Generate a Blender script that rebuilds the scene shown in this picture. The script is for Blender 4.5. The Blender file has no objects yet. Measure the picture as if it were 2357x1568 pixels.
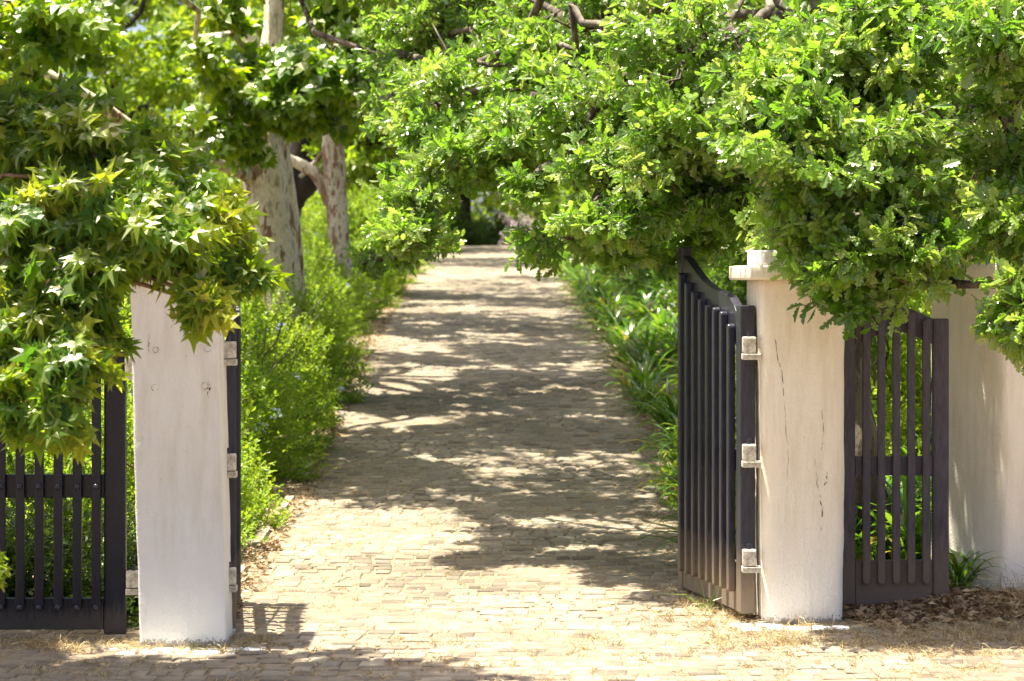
import bpy, bmesh, math
import numpy as np
from mathutils import Vector, Matrix

scn = bpy.context.scene
COL = scn.collection
rad = math.radians
F, CX, HZ, EYE = 5850.0, 1178.5, 660.0, 1.8      # focal length in photo pixels, image centre, horizon line, eye height


def P(x, y, d):
    return np.array([(x - CX) * d / F, d, EYE - (y - HZ) * d / F])


# ------------------------------------------------------------------ terrain
PY = np.array([-60, 0, 10, 13, 15, 19.4, 26.5, 34.7, 48, 62, 75, 84, 110, 200, 400.])
PZ = np.array([-.3, -.05, 0, 0, .02, .175, .71, 1.27, 1.93, 2.5, 3.0, 3.0, 2.5, 2.0, 2.0])


def prof(y):
    y = np.asarray(y, float)
    return (np.interp(y - .9, PY, PZ) + np.interp(y, PY, PZ) + np.interp(y + .9, PY, PZ)) / 3


def drive_cx(y):
    return np.interp(y, [12, 14, 19, 62, 120], [-.1, -.12, -.15, -.62, -1.3])


def ground_z(x, y):
    x = np.asarray(x, float); y = np.asarray(y, float)
    z = prof(y)
    t = np.clip((np.abs(x - drive_cx(y)) - 1.6) / 3, 0, 1) * np.clip((y - 13) / 4, 0, 1)
    z = z + .10 * t * t * (3 - 2 * t)
    z = z + np.clip((x - 1.2) / 1.2, 0, 1) * np.clip((y - 12.6) / 1.2, 0, 1) * .05
    z = z + .012 * np.sin(x * 1.7 + y * .6) * np.sin(y * 1.1 - x * .4)
    return z


# ------------------------------------------------------------------ materials
def new_mat(name):
    m = bpy.data.materials.new(name); m.use_nodes = True
    nt = m.node_tree; nt.nodes.clear()
    out = nt.nodes.new('ShaderNodeOutputMaterial')
    return m, nt, out


def N(nt, t, **kw):
    n = nt.nodes.new(t)
    for k, v in kw.items():
        if k in n.inputs: n.inputs[k].default_value = v
        else: setattr(n, k, v)
    return n


def ramp(nt, stops, interp='LINEAR'):
    r = nt.nodes.new('ShaderNodeValToRGB'); cr = r.color_ramp; cr.interpolation = interp
    while len(cr.elements) < len(stops): cr.elements.new(.5)
    for e, (p, c) in zip(cr.elements, stops):
        e.position = p; e.color = (c[0], c[1], c[2], 1) if not np.isscalar(c) else (c, c, c, 1)
    return r


def mixc(nt, fac, a, b, mode='MIX'):
    n = nt.nodes.new('ShaderNodeMix'); n.data_type = 'RGBA'; n.blend_type = mode
    for sock, v in ((n.inputs[0], fac), (n.inputs[6], a), (n.inputs[7], b)):
        if hasattr(v, 'is_linked'): nt.links.new(v, sock)
        elif np.isscalar(v): sock.default_value = v
        else: sock.default_value = (v[0], v[1], v[2], 1)
    return n.outputs[2]


def leaf_mat(name, stops, tstops, trans=.42, gloss=.07, rough=.35):
    m, nt, out = new_mat(name); L = nt.links.new
    at = N(nt, 'ShaderNodeAttribute', attribute_name='tone')
    c1 = ramp(nt, stops); c2 = ramp(nt, tstops)
    L(at.outputs['Fac'], c1.inputs[0]); L(at.outputs['Fac'], c2.inputs[0])
    d = N(nt, 'ShaderNodeBsdfDiffuse'); t = N(nt, 'ShaderNodeBsdfTranslucent'); g = N(nt, 'ShaderNodeBsdfGlossy', Roughness=rough)
    L(c1.outputs[0], d.inputs[0]); L(c2.outputs[0], t.inputs[0]); g.inputs[0].default_value = (1, .97, .85, 1)
    m1 = N(nt, 'ShaderNodeMixShader'); m1.inputs[0].default_value = trans
    L(d.outputs[0], m1.inputs[1]); L(t.outputs[0], m1.inputs[2])
    m2 = N(nt, 'ShaderNodeMixShader')
    fr = N(nt, 'ShaderNodeLayerWeight', Blend=.25)
    mp = N(nt, 'ShaderNodeMapRange'); mp.inputs[3].default_value = gloss; mp.inputs[4].default_value = gloss + .12
    L(fr.outputs['Fresnel'], mp.inputs[0]); L(mp.outputs[0], m2.inputs[0])
    L(m1.outputs[0], m2.inputs[1]); L(g.outputs[0], m2.inputs[2]); L(m2.outputs[0], out.inputs[0])
    return m


M = {}
M['oak'] = leaf_mat('oak_leaf', [(0, (.042, .10, .010)), (.5, (.11, .20, .022)), (1, (.26, .32, .08))],
                    [(0, (.15, .34, .014)), (.5, (.31, .54, .03)), (1, (.52, .64, .10))], .52, .05, .32)
M['plane'] = leaf_mat('plane_leaf', [(0, (.04, .10, .008)), (.6, (.10, .19, .010)), (1, (.19, .26, .014))],
                      [(0, (.20, .42, .008)), (.6, (.42, .60, .010)), (1, (.60, .66, .02))], .54, .03, .4)
M['gum'] = leaf_mat('sweetgum_leaf', [(0, (.03, .085, .014)), (.45, (.09, .16, .010)), (1, (.24, .26, .02))],
                    [(0, (.16, .36, .018)), (.45, (.36, .52, .012)), (1, (.58, .60, .03))], .54, .008, .5)
M['plumbago'] = leaf_mat('plumbago_leaf', [(0, (.07, .14, .008)), (.5, (.15, .25, .014)), (1, (.28, .36, .04))],
                         [(0, (.24, .44, .012)), (.5, (.40, .58, .015)), (1, (.55, .64, .05))], .48, .02, .45)
M['strap'] = leaf_mat('strap_leaf', [(0, (.025, .08, .010)), (.6, (.06, .15, .014)), (.9, (.15, .25, .03)), (1, (.36, .31, .05))],
                      [(0, (.10, .26, .012)), (.6, (.2, .42, .016)), (.9, (.40, .52, .03)), (1, (.5, .38, .06))], .40, .08, .26)
M['wood_leaf'] = leaf_mat('woodland_leaf', [(0, (.05, .11, .008)), (.6, (.12, .21, .012)), (1, (.22, .29, .02))],
                          [(0, (.22, .38, .008)), (.6, (.38, .54, .012)), (1, (.52, .60, .03))], .5, .02, .4)
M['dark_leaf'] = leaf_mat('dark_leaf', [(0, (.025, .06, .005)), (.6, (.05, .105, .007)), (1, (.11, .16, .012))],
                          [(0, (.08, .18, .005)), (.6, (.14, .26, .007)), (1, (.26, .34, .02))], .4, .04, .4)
M['blue_petal'] = leaf_mat('blue_petal', [(0, (.5, .56, .85)), (1, (.7, .74, .95))], [(0, (.4, .48, .85)), (1, (.6, .66, .95))], .3, .0, .5)
M['pink_petal'] = leaf_mat('pink_petal', [(0, (.60, .42, .5)), (1, (.8, .7, .7))], [(0, (.6, .45, .5)), (1, (.8, .7, .7))], .35, .0, .5)
M['cream_petal'] = leaf_mat('cream_petal', [(0, (.6, .6, .35)), (1, (.8, .8, .55))], [(0, (.6, .6, .35)), (1, (.8, .8, .5))], .35, .0, .5)
M['dry_leaf'] = leaf_mat('dry_leaf', [(0, (.10, .055, .025)), (.5, (.25, .145, .07)), (1, (.46, .33, .19))],
                         [(0, (.1, .05, .02)), (1, (.4, .25, .1))], .15, .05, .5)
M['straw'] = leaf_mat('straw', [(0, (.22, .15, .07)), (.5, (.42, .31, .15)), (1, (.6, .48, .25))],
                      [(0, (.2, .14, .06)), (1, (.5, .38, .18))], .2, .03, .5)


def bump_to(nt, bsdf, height_socket, strength, dist):
    b = N(nt, 'ShaderNodeBump', Strength=strength, Distance=dist)
    nt.links.new(height_socket, b.inputs['Height']); nt.links.new(b.outputs[0], bsdf.inputs['Normal'])
    return b


def bark_mat(name, base, patch, dark, patch_t=.55, scale=9, zs=.35, rough=.85):
    m, nt, out = new_mat(name); L = nt.links.new
    tc = N(nt, 'ShaderNodeTexCoord'); mp = N(nt, 'ShaderNodeMapping'); mp.inputs['Scale'].default_value = (1, 1, zs)
    L(tc.outputs['Object'], mp.inputs[0])
    n1 = N(nt, 'ShaderNodeTexNoise', Scale=scale, Detail=6, Roughness=.62); L(mp.outputs[0], n1.inputs['Vector'])
    n2 = N(nt, 'ShaderNodeTexNoise', Scale=scale * .4, Detail=3); L(mp.outputs[0], n2.inputs['Vector'])
    n3 = N(nt, 'ShaderNodeTexNoise', Scale=scale * 6, Detail=5); L(mp.outputs[0], n3.inputs['Vector'])
    mix = N(nt, 'ShaderNodeMath', operation='ADD'); L(n1.outputs[0], mix.inputs[0])
    h = N(nt, 'ShaderNodeMath', operation='MULTIPLY_ADD'); L(n2.outputs[0], h.inputs[0]); h.inputs[1].default_value = .8; h.inputs[2].default_value = -.4
    L(h.outputs[0], mix.inputs[1])
    r1 = ramp(nt, [(patch_t, (0)), (patch_t + .025, (1))]); L(mix.outputs[0], r1.inputs[0])
    r2 = ramp(nt, [(.30, base[0]), (.62, base[1])]); L(n2.outputs[0], r2.inputs[0])
    c = mixc(nt, r1.outputs[0], r2.outputs[0], patch)
    r3 = ramp(nt, [(.38, 1.), (.46, 0.)]); L(n1.outputs[0], r3.inputs[0])
    c = mixc(nt, r3.outputs[0], c, dark)
    g = ramp(nt, [(.3, .72), (.7, 1.15)]); L(n3.outputs[0], g.inputs[0])
    c = mixc(nt, 1.0, c, g.outputs[0], 'MULTIPLY')
    b = N(nt, 'ShaderNodeBsdfPrincipled', Roughness=rough); L(c, b.inputs['Base Color'])
    s = N(nt, 'ShaderNodeMath', operation='MULTIPLY_ADD'); L(r1.outputs[0], s.inputs[0]); s.inputs[1].default_value = .6; L(n3.outputs[0], s.inputs[2])
    bump_to(nt, b, s.outputs[0], .55, .012)
    L(b.outputs[0], out.inputs[0]); return m


M['plane_bark'] = bark_mat('plane_bark', ((.70, .62, .46), (.56, .51, .37)), (.20, .12, .065), (.34, .31, .2), .565)
M['plane_bark_brown'] = bark_mat('flaking_plane_bark', ((.62, .55, .42), (.5, .45, .34)), (.22, .13, .08), (.3, .25, .16), .53, 13)
M['oak_bark'] = bark_mat('oak_bark', ((.13, .10, .07), (.09, .07, .05)), (.05, .035, .025), (.2, .17, .12), .52, 12, .3)
M['twig'] = bark_mat('twig_bark', ((.16, .11, .07), (.11, .08, .05)), (.08, .05, .03), (.2, .15, .1), .6, 20)
M['gum_bark'] = bark_mat('gum_bark', ((.28, .17, .09), (.22, .14, .08)), (.12, .07, .04), (.32, .24, .16), .55, 14)
M['dark_bark'] = bark_mat('dark_bark', ((.035, .022, .015), (.022, .015, .01)), (.015, .01, .008), (.05, .035, .022), .52, 12, .3)


def plaster_mat(name, white, cream, lowtint):
    m, nt, out = new_mat(name); L = nt.links.new
    tc = N(nt, 'ShaderNodeTexCoord'); co = tc.outputs['Object']
    mp = N(nt, 'ShaderNodeMapping'); mp.inputs['Scale'].default_value = (1, 1, .16); L(co, mp.inputs[0])
    st = N(nt, 'ShaderNodeTexNoise', Scale=16, Detail=6, Roughness=.6); L(mp.outputs[0], st.inputs['Vector'])
    big = N(nt, 'ShaderNodeTexNoise', Scale=2.2, Detail=4); L(co, big.inputs['Vector'])
    fine = N(nt, 'ShaderNodeTexNoise', Scale=70, Detail=5, Roughness=.7); L(co, fine.inputs['Vector'])
    r = ramp(nt, [(.35, white), (.7, cream)]); L(big.outputs[0], r.inputs[0])
    sr = ramp(nt, [(.28, (.80, .76, .69)), (.58, (1, 1, 1))]); L(st.outputs[0], sr.inputs[0])
    c = mixc(nt, .65, r.outputs[0], sr.outputs[0], 'MULTIPLY')
    sx = N(nt, 'ShaderNodeSeparateXYZ'); L(co, sx.inputs[0])
    z = N(nt, 'ShaderNodeMath', operation='MULTIPLY_ADD'); L(big.outputs[0], z.inputs[0]); z.inputs[1].default_value = -.5; L(sx.outputs[2], z.inputs[2])
    zr = ramp(nt, [(.0, 1.), (.45, 0.)]); L(z.outputs[0], zr.inputs[0])
    c = mixc(nt, zr.outputs[0], c, lowtint)
    # splash-back dirt just above the ground, speckled
    d = N(nt, 'ShaderNodeMath', operation='MULTIPLY_ADD'); L(fine.outputs[0], d.inputs[0]); d.inputs[1].default_value = -.16; L(sx.outputs[2], d.inputs[2])
    dr = ramp(nt, [(-.0, .75), (.012, 0.)]); 
    d2 = N(nt, 'ShaderNodeMath', operation='ADD'); L(d.outputs[0], d2.inputs[0]); d2.inputs[1].default_value = .055
    L(d2.outputs[0], dr.inputs[0])
    c = mixc(nt, dr.outputs[0], c, (.16, .12, .07))
    # pin marks
    v = N(nt, 'ShaderNodeTexVoronoi', Scale=9); L(co, v.inputs['Vector'])
    vr = ramp(nt, [(.012, .8), (.03, 0.)]); L(v.outputs['Distance'], vr.inputs[0])
    c = mixc(nt, vr.outputs[0], c, (.25, .2, .16))
    b = N(nt, 'ShaderNodeBsdfPrincipled', Roughness=.75); L(c, b.inputs['Base Color'])
    h = N(nt, 'ShaderNodeMath', operation='MULTIPLY_ADD'); L(fine.outputs[0], h.inputs[0]); h.inputs[1].default_value = .5; L(st.outputs[0], h.inputs[2])
    bump_to(nt, b, h.outputs[0], .9, .016)
    L(b.outputs[0], out.inputs[0]); return m


M['plaster_white'] = plaster_mat('whitewashed_plaster', (.85, .82, .765), (.82, .77, .69), (.85, .83, .78))
M['plaster_cream'] = plaster_mat('cream_plaster', (.86, .775, .64), (.83, .735, .59), (.84, .78, .68))


def plain(name, col, rough=.7, metal=0):
    m, nt, out = new_mat(name)
    n = N(nt, 'ShaderNodeTexNoise', Scale=40, Detail=4)
    r = ramp(nt, [(.3, tuple(c * .75 for c in col)), (.7, tuple(min(1, c * 1.2) for c in col))]); nt.links.new(n.outputs[0], r.inputs[0])
    b = N(nt, 'ShaderNodeBsdfPrincipled', Roughness=rough, Metallic=metal)
    nt.links.new(r.outputs[0], b.inputs['Base Color']); nt.links.new(b.outputs[0], out.inputs[0]); return m


M['crack'] = plain('crack', (.07, .05, .04), .9)


def hinge_mat():
    m, nt, out = new_mat('weathered_hinge'); L = nt.links.new
    tc = N(nt, 'ShaderNodeTexCoord')
    n = N(nt, 'ShaderNodeTexNoise', Scale=28, Detail=6, Roughness=.65); L(tc.outputs['Object'], n.inputs['Vector'])
    r = ramp(nt, [(.30, (.16, .11, .07)), (.42, (.40, .36, .28)), (.62, (.68, .63, .53))]); L(n.outputs[0], r.inputs[0])
    b = N(nt, 'ShaderNodeBsdfPrincipled', Roughness=.7); L(r.outputs[0], b.inputs['Base Color'])
    bump_to(nt, b, n.outputs[0], .5, .004); L(b.outputs[0], out.inputs[0]); return m


M['hinge'] = hinge_mat()


def paint_mat(name, col, dust_h, dust=(.22, .17, .12), rough=.34):
    m, nt, out = new_mat(name); L = nt.links.new
    tc = N(nt, 'ShaderNodeTexCoord'); ge = N(nt, 'ShaderNodeNewGeometry')
    co = ge.outputs['Position']
    mp = N(nt, 'ShaderNodeMapping'); mp.inputs['Scale'].default_value = (1, 1, .18); L(co, mp.inputs[0])
    gr = N(nt, 'ShaderNodeTexNoise', Scale=60, Detail=5, Roughness=.6); L(mp.outputs[0], gr.inputs['Vector'])
    ch = N(nt, 'ShaderNodeTexNoise', Scale=34, Detail=7, Roughness=.75); L(co, ch.inputs['Vector'])
    big = N(nt, 'ShaderNodeTexNoise', Scale=3, Detail=3); L(co, big.inputs['Vector'])
    r = ramp(nt, [(.3, tuple(c * .7 for c in col)), (.7, tuple(c * 1.35 for c in col))]); L(gr.outputs[0], r.inputs[0])
    c = r.outputs[0]
    s = N(nt, 'ShaderNodeMath', operation='MULTIPLY_ADD'); L(big.outputs[0], s.inputs[0]); s.inputs[1].default_value = .28; L(ch.outputs[0], s.inputs[2])
    cr = ramp(nt, [(.865, 0.), (.885, 1.)]); L(s.outputs[0], cr.inputs[0])
    c = mixc(nt, cr.outputs[0], c, (.55, .52, .48))
    sx = N(nt, 'ShaderNodeSeparateXYZ'); L(co, sx.inputs[0])
    z = N(nt, 'ShaderNodeMath', operation='MULTIPLY_ADD'); L(gr.outputs[0], z.inputs[0]); z.inputs[1].default_value = -.22; L(sx.outputs[2], z.inputs[2])
    zr = ramp(nt, [(max(.0, dust_h - .24), .8), (dust_h + .02, 0.)]); L(z.outputs[0], zr.inputs[0])
    c = mixc(nt, zr.outputs[0], c, dust)
    b = N(nt, 'ShaderNodeBsdfPrincipled', Roughness=rough); L(c, b.inputs['Base Color'])
    b.inputs['Specular IOR Level'].default_value = .3
    rr = ramp(nt, [(0., rough), (1., .8)]); L(zr.outputs[0], rr.inputs[0]); L(rr.outputs[0], b.inputs['Roughness'])
    bump_to(nt, b, gr.outputs[0], .35, .004); L(b.outputs[0], out.inputs[0]); return m


M['gate_paint'] = paint_mat('dark_gate_paint', (.030, .029, .043), .30, (.26, .20, .135))
M['gate_dusty'] = paint_mat('faded_gate_paint', (.058, .049, .062), .36, (.17, .125, .09), .5)
M['gate_blue'] = paint_mat('blue_black_gate_paint', (.007, .008, .017), .06, (.06, .05, .045), .3)
M['brass'] = plain('bolt_iron', (.03, .03, .045), .35, .3)


def cobble_mat():
    m, nt, out = new_mat('cobble_stone'); L = nt.links.new
    at = N(nt, 'ShaderNodeAttribute', attribute_name='tone')
    ge = N(nt, 'ShaderNodeNewGeometry'); co = ge.outputs['Position']
    r = ramp(nt, [(0, (.10, .079, .056)), (.25, (.168, .137, .098)), (.55, (.222, .184, .134)), (.8, (.285, .24, .177)), (1, (.195, .172, .14))]); L(at.outputs['Fac'], r.inputs[0])
    n = N(nt, 'ShaderNodeTexNoise', Scale=35, Detail=8, Roughness=.68); L(co, n.inputs['Vector'])
    nr = ramp(nt, [(.3, .78), (.68, 1.15)]); L(n.outputs[0], nr.inputs[0])
    c = mixc(nt, 1.0, r.outputs[0], nr.outputs[0], 'MULTIPLY')
    big = N(nt, 'ShaderNodeTexNoise', Scale=1.3, Detail=5, Roughness=.6); L(co, big.inputs['Vector'])
    br = ramp(nt, [(.52, 0.), (.66, .75)]); L(big.outputs[0], br.inputs[0])
    c = mixc(nt, br.outputs[0], c, (.31, .25, .17))          # blown sand lying on the stones
    st = N(nt, 'ShaderNodeTexNoise', Scale=.55, Detail=6, Roughness=.65); L(co, st.inputs['Vector'])
    sr = ramp(nt, [(.40, (.62, .60, .55)), (.54, (1, 1, 1))]); L(st.outputs[0], sr.inputs[0])
    c = mixc(nt, .8, c, sr.outputs[0], 'MULTIPLY')         # old damp and tyre stains
    # whitewash spilt round the foot of the two pillars
    at2 = N(nt, 'ShaderNodeAttribute', attribute_name='paint')
    pa = N(nt, 'ShaderNodeTexNoise', Scale=14, Detail=6, Roughness=.7); L(co, pa.inputs['Vector'])
    s = N(nt, 'ShaderNodeMath', operation='ADD'); L(pa.outputs[0], s.inputs[0]); L(at2.outputs['Fac'], s.inputs[1])
    pr = ramp(nt, [(.98, 0.), (1.06, 1.)])
    s2 = N(nt, 'ShaderNodeMath', operation='MULTIPLY'); L(s.outputs[0], s2.inputs[0]); s2.inputs[1].default_value = .9
    pr.color_ramp.elements[0].position = .86; pr.color_ramp.elements[1].position = .93
    L(s2.outputs[0], pr.inputs[0])
    c = mixc(nt, pr.outputs[0], c, (.80, .80, .78))
    b = N(nt, 'ShaderNodeBsdfPrincipled', Roughness=.85); L(c, b.inputs['Base Color'])
    bump_to(nt, b, n.outputs[0], .6, .012); L(b.outputs[0], out.inputs[0]); return m


def soil_mat():
    m, nt, out = new_mat('sandy_soil'); L = nt.links.new
    ge = N(nt, 'ShaderNodeNewGeometry'); co = ge.outputs['Position']
    n = N(nt, 'ShaderNodeTexNoise', Scale=22, Detail=9, Roughness=.7); L(co, n.inputs['Vector'])
    big = N(nt, 'ShaderNodeTexNoise', Scale=1.7, Detail=6, Roughness=.6); L(co, big.inputs['Vector'])
    r = ramp(nt, [(.3, (.13, .095, .056)), (.5, (.22, .167, .105)), (.7, (.31, .24, .158))]); L(n.outputs[0], r.inputs[0])
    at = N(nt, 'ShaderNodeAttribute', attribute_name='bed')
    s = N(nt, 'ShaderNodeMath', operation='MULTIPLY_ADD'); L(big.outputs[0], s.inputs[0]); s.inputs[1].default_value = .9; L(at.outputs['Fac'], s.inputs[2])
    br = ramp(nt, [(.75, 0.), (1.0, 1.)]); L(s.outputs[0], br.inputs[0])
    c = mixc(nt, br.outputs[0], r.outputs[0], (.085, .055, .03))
    b = N(nt, 'ShaderNodeBsdfPrincipled', Roughness=.95); L(c, b.inputs['Base Color'])
    bump_to(nt, b, n.outputs[0], .8, .02); L(b.outputs[0], out.inputs[0]); return m


M['cobble'] = cobble_mat(); M['soil'] = soil_mat()
M['kerb'] = plain('kerb_stone', (.30, .25, .18), .85)


# ------------------------------------------------------------------ object helpers
def tag(o, label=None, cat=None, group=None, kind=None):
    for k, v in (('label', label), ('category', cat), ('group', group), ('kind', kind)):
        if v: o[k] = v
    return o


def link(name, me, mats, parent=None):
    o = bpy.data.objects.new(name, me); COL.objects.link(o)
    for m in mats:
        if me.materials.find(m.name) < 0: me.materials.append(m)
    if parent: o.parent = parent
    return o


def empty(name, loc, rz=0.):
    o = bpy.data.objects.new(name, None); COL.objects.link(o)
    o.location = loc; o.rotation_euler = (0, 0, rz); o.empty_display_size = .2
    return o


def np_mesh(name, V, loops, counts, mat_idx=None, attrs=None, smooth=False):
    me = bpy.data.meshes.new(name)
    V = np.ascontiguousarray(V, np.float32); loops = np.ascontiguousarray(loops, np.int32); counts = np.asarray(counts, np.int32)
    me.vertices.add(len(V)); me.vertices.foreach_set('co', V.ravel())
    me.loops.add(len(loops)); me.loops.foreach_set('vertex_index', loops)
    me.polygons.add(len(counts))
    starts = np.concatenate([[0], np.cumsum(counts)[:-1]]).astype(np.int32)
    me.polygons.foreach_set('loop_start', starts)
    if mat_idx is not None: me.polygons.foreach_set('material_index', np.asarray(mat_idx, np.int32))
    me.polygons.foreach_set('use_smooth', np.full(len(counts), smooth))
    for k, v in (attrs or {}).items():
        a = me.attributes.new(k, 'FLOAT', 'FACE'); a.data.foreach_set('value', np.asarray(v, np.float32))
    me.update(calc_edges=True)
    return me


class Buf:
    """collects numpy geometry: vertices, face loops, material slots and a per-face tone"""
    def __init__(s): s.V, s.L, s.C, s.M, s.T, s.n = [], [], [], [], [], 0

    def add(s, V, loops, counts, mat=0, tone=.5):
        s.V.append(V); s.L.append(np.asarray(loops) + s.n); s.C.append(np.asarray(counts))
        k = len(counts); s.M.append(np.full(k, mat)); s.T.append(np.broadcast_to(tone, (k,))); s.n += len(V)

    def mesh(s, name, smooth=False, extra=None):
        a = {'tone': np.concatenate(s.T)}; a.update(extra or {})
        return np_mesh(name, np.concatenate(s.V), np.concatenate(s.L), np.concatenate(s.C), np.concatenate(s.M), a, smooth)


def nrm(v): return v / (np.linalg.norm(v, axis=-1, keepdims=True) + 1e-9)


def tube(buf, pts, radii, sides=8, mat=0, tone=.5, rng=None, lump=0.):
    pts = np.asarray(pts, float); radii = np.asarray(radii, float); n = len(pts)
    t = nrm(np.gradient(pts, axis=0))
    ref = np.array([.31, .87, .1]) if abs(t[0][1]) < .8 else np.array([.9, .1, .3])
    u = nrm(np.cross(t, ref)); v = np.cross(t, u)
    a = np.linspace(0, 2 * np.pi, sides, endpoint=False)
    ring = u[:, None] * np.cos(a)[None, :, None] + v[:, None] * np.sin(a)[None, :, None]
    rr = np.repeat(radii[:, None], sides, 1)
    if rng is not None and lump:
        ph = rng.uniform(0, 6, 3); zz = np.arange(n)[:, None]
        rr = rr * (1 + lump * (np.sin(2 * a + ph[0] + zz * .23) + .6 * np.sin(3 * a + ph[1] - zz * .31)) + lump * .5 * rng.normal(0, 1, rr.shape))
    V = (pts[:, None] + ring * rr[..., None]).reshape(-1, 3)
    i = np.arange(n - 1)[:, None] * sides; j = np.arange(sides)[None]; j2 = (j + 1) % sides
    q = np.stack([i + j, i + j2, i + sides + j2, i + sides + j], -1).reshape(-1)
    cap = np.arange(sides) + (n - 1) * sides
    buf.add(V, np.concatenate([q, cap]), np.concatenate([np.full((n - 1) * sides, 4), [sides]]), mat, tone)


def curve_pts(p0, p1, n, rng, wob=.08, sag=0.):
    p0, p1 = np.asarray(p0, float), np.asarray(p1, float)
    t = np.linspace(0, 1, n)[:, None]; L = np.linalg.norm(p1 - p0)
    w = np.cumsum(rng.normal(0, 1, (n, 3)), 0); w -= w[0] + (w[-1] - w[0]) * t
    return p0 + (p1 - p0) * t + w * wob * L / n + np.array([0, 0, 1.]) * (sag * L * 4 * t * (1 - t))


# ------------------------------------------------------------------ leaves
def half_leaf(outline, fold=.25, droop=.25):
    o = np.array(outline); k = len(o)
    R = np.c_[o[:, 1], o[:, 0], np.zeros(k)]; Lf = R[1:-1] * [-1, 1, 1]
    V = np.concatenate([R, Lf]); V[:, 2] = np.abs(V[:, 0]) * fold - droop * V[:, 1] ** 2
    f1 = list(range(k)); f2 = [0] + [k - 1] + [k + i for i in range(k - 3, -1, -1)]
    return V, np.array(f1 + f2), np.array([k, len(f2)])


OAK = half_leaf([(0, 0), (.12, .025), (.22, .15), (.29, .17), (.29, .055), (.43, .24), (.52, .27), (.51, .085), (.65, .29), (.75, .31), (.73, .11), (.87, .20), (.96, .15), (1, 0)], .22, .35)
OAK_S = half_leaf([(0, 0), (.25, .16), (.33, .07), (.5, .25), (.56, .11), (.74, .28), (.8, .13), (.93, .15), (1, 0)])
ELL = half_leaf([(0, 0), (.3, .20), (.68, .26), (1, 0)], .3, .2)


def lobed(angles, lens, val, shoulder=None, fold=.16, droop=.3, pet=.5):
    V = [(0, 0, 0)]; Ff = []; C = []
    n = len(angles); b = []
    av = [angles[0] - 38] + [(angles[i] + angles[i + 1]) / 2 for i in range(n - 1)] + [angles[-1] + 38]
    pol = lambda a, r, z=0.: (math.sin(rad(a)) * r, math.cos(rad(a)) * r, z)
    vi = []
    for i, a in enumerate(av):
        r = val * (1 if 0 < i < n else .55); V.append(pol(a, r, fold * r)); vi.append(len(V) - 1)
    for i, (a, l) in enumerate(zip(angles, lens)):
        V.append(pol(a, l, -droop * l * l)); ti = len(V) - 1
        if shoulder:
            w, at_ = shoulder
            base = np.array(pol(a, l * at_)); s = np.array(pol(a + 90, w * l))
            for sg in (-1, 1): V.append(tuple(base + sg * s + [0, 0, -droop * (l * at_) ** 2 + .06]))
            Ff += [0, vi[i], ti + 1, ti, ti + 2, vi[i + 1]]; C.append(6)
        else:
            Ff += [0, vi[i], ti, vi[i + 1]]; C.append(4)
    if pet:
        k = len(V); V += [(-.012, -pet, .18), (.012, -pet, .18), (0, .02, 0)]; Ff += [k, k + 1, k + 2]; C.append(3)
    return np.array(V, float), np.array(Ff), np.array(C)


GUM = lobed([-108, -54, 0, 54, 108], [.68, .93, 1, .93, .68], .40, (.135, .50), .12, .14)
PLANE = lobed([-105, -55, 0, 55, 105], [.55, .85, 1, .85, .55], .50, (.20, .66), .12, .25)
QUADLEAF = (np.array([[0, 0, 0], [.28, .45, .06], [0, 1, -.1], [-.28, .45, .06]], float), np.array([0, 1, 2, 3]), np.array([4]))


OAK2 = half_leaf([(0, 0), (.14, .02), (.26, .11), (.33, .12), (.34, .045), (.47, .17), (.55, .19), (.56, .07), (.68, .22), (.78, .22), (.79, .10), (.9, .14), (1, 0)], .4, .6)
OAK3 = half_leaf([(0, 0), (.10, .03), (.2, .19), (.30, .2), (.31, .08), (.44, .28), (.55, .3), (.54, .12), (.68, .33), (.8, .3), (.78, .15), (.9, .2), (1, 0)], -.12, -.15)
GUM2 = lobed([-100, -48, 4, 50, 104], [.55, .86, 1, .95, .62], .36, (.12, .48), .32, .42)
GUM3 = lobed([-112, -58, -3, 52, 100], [.72, .95, 1, .82, .5], .42, (.15, .5), -.05, -.12)


def place_leaves(buf, tm, pos, d, n, size, tone, mat=0):
    V0, L0, C0 = tm; m = len(pos)
    d = nrm(d); x = nrm(np.cross(d, n)); z = np.cross(x, d)
    R = np.stack([x, d, z], -1)
    V = np.einsum('mij,kj->mki', R, V0) * np.asarray(size)[:, None, None] + pos[:, None]
    k = len(V0)
    L = (L0[None] + (np.arange(m) * k)[:, None]).ravel()
    buf.add(V.reshape(-1, 3), L, np.tile(C0, m), mat, np.repeat(np.clip(tone, 0, 1), len(C0)))


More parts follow.
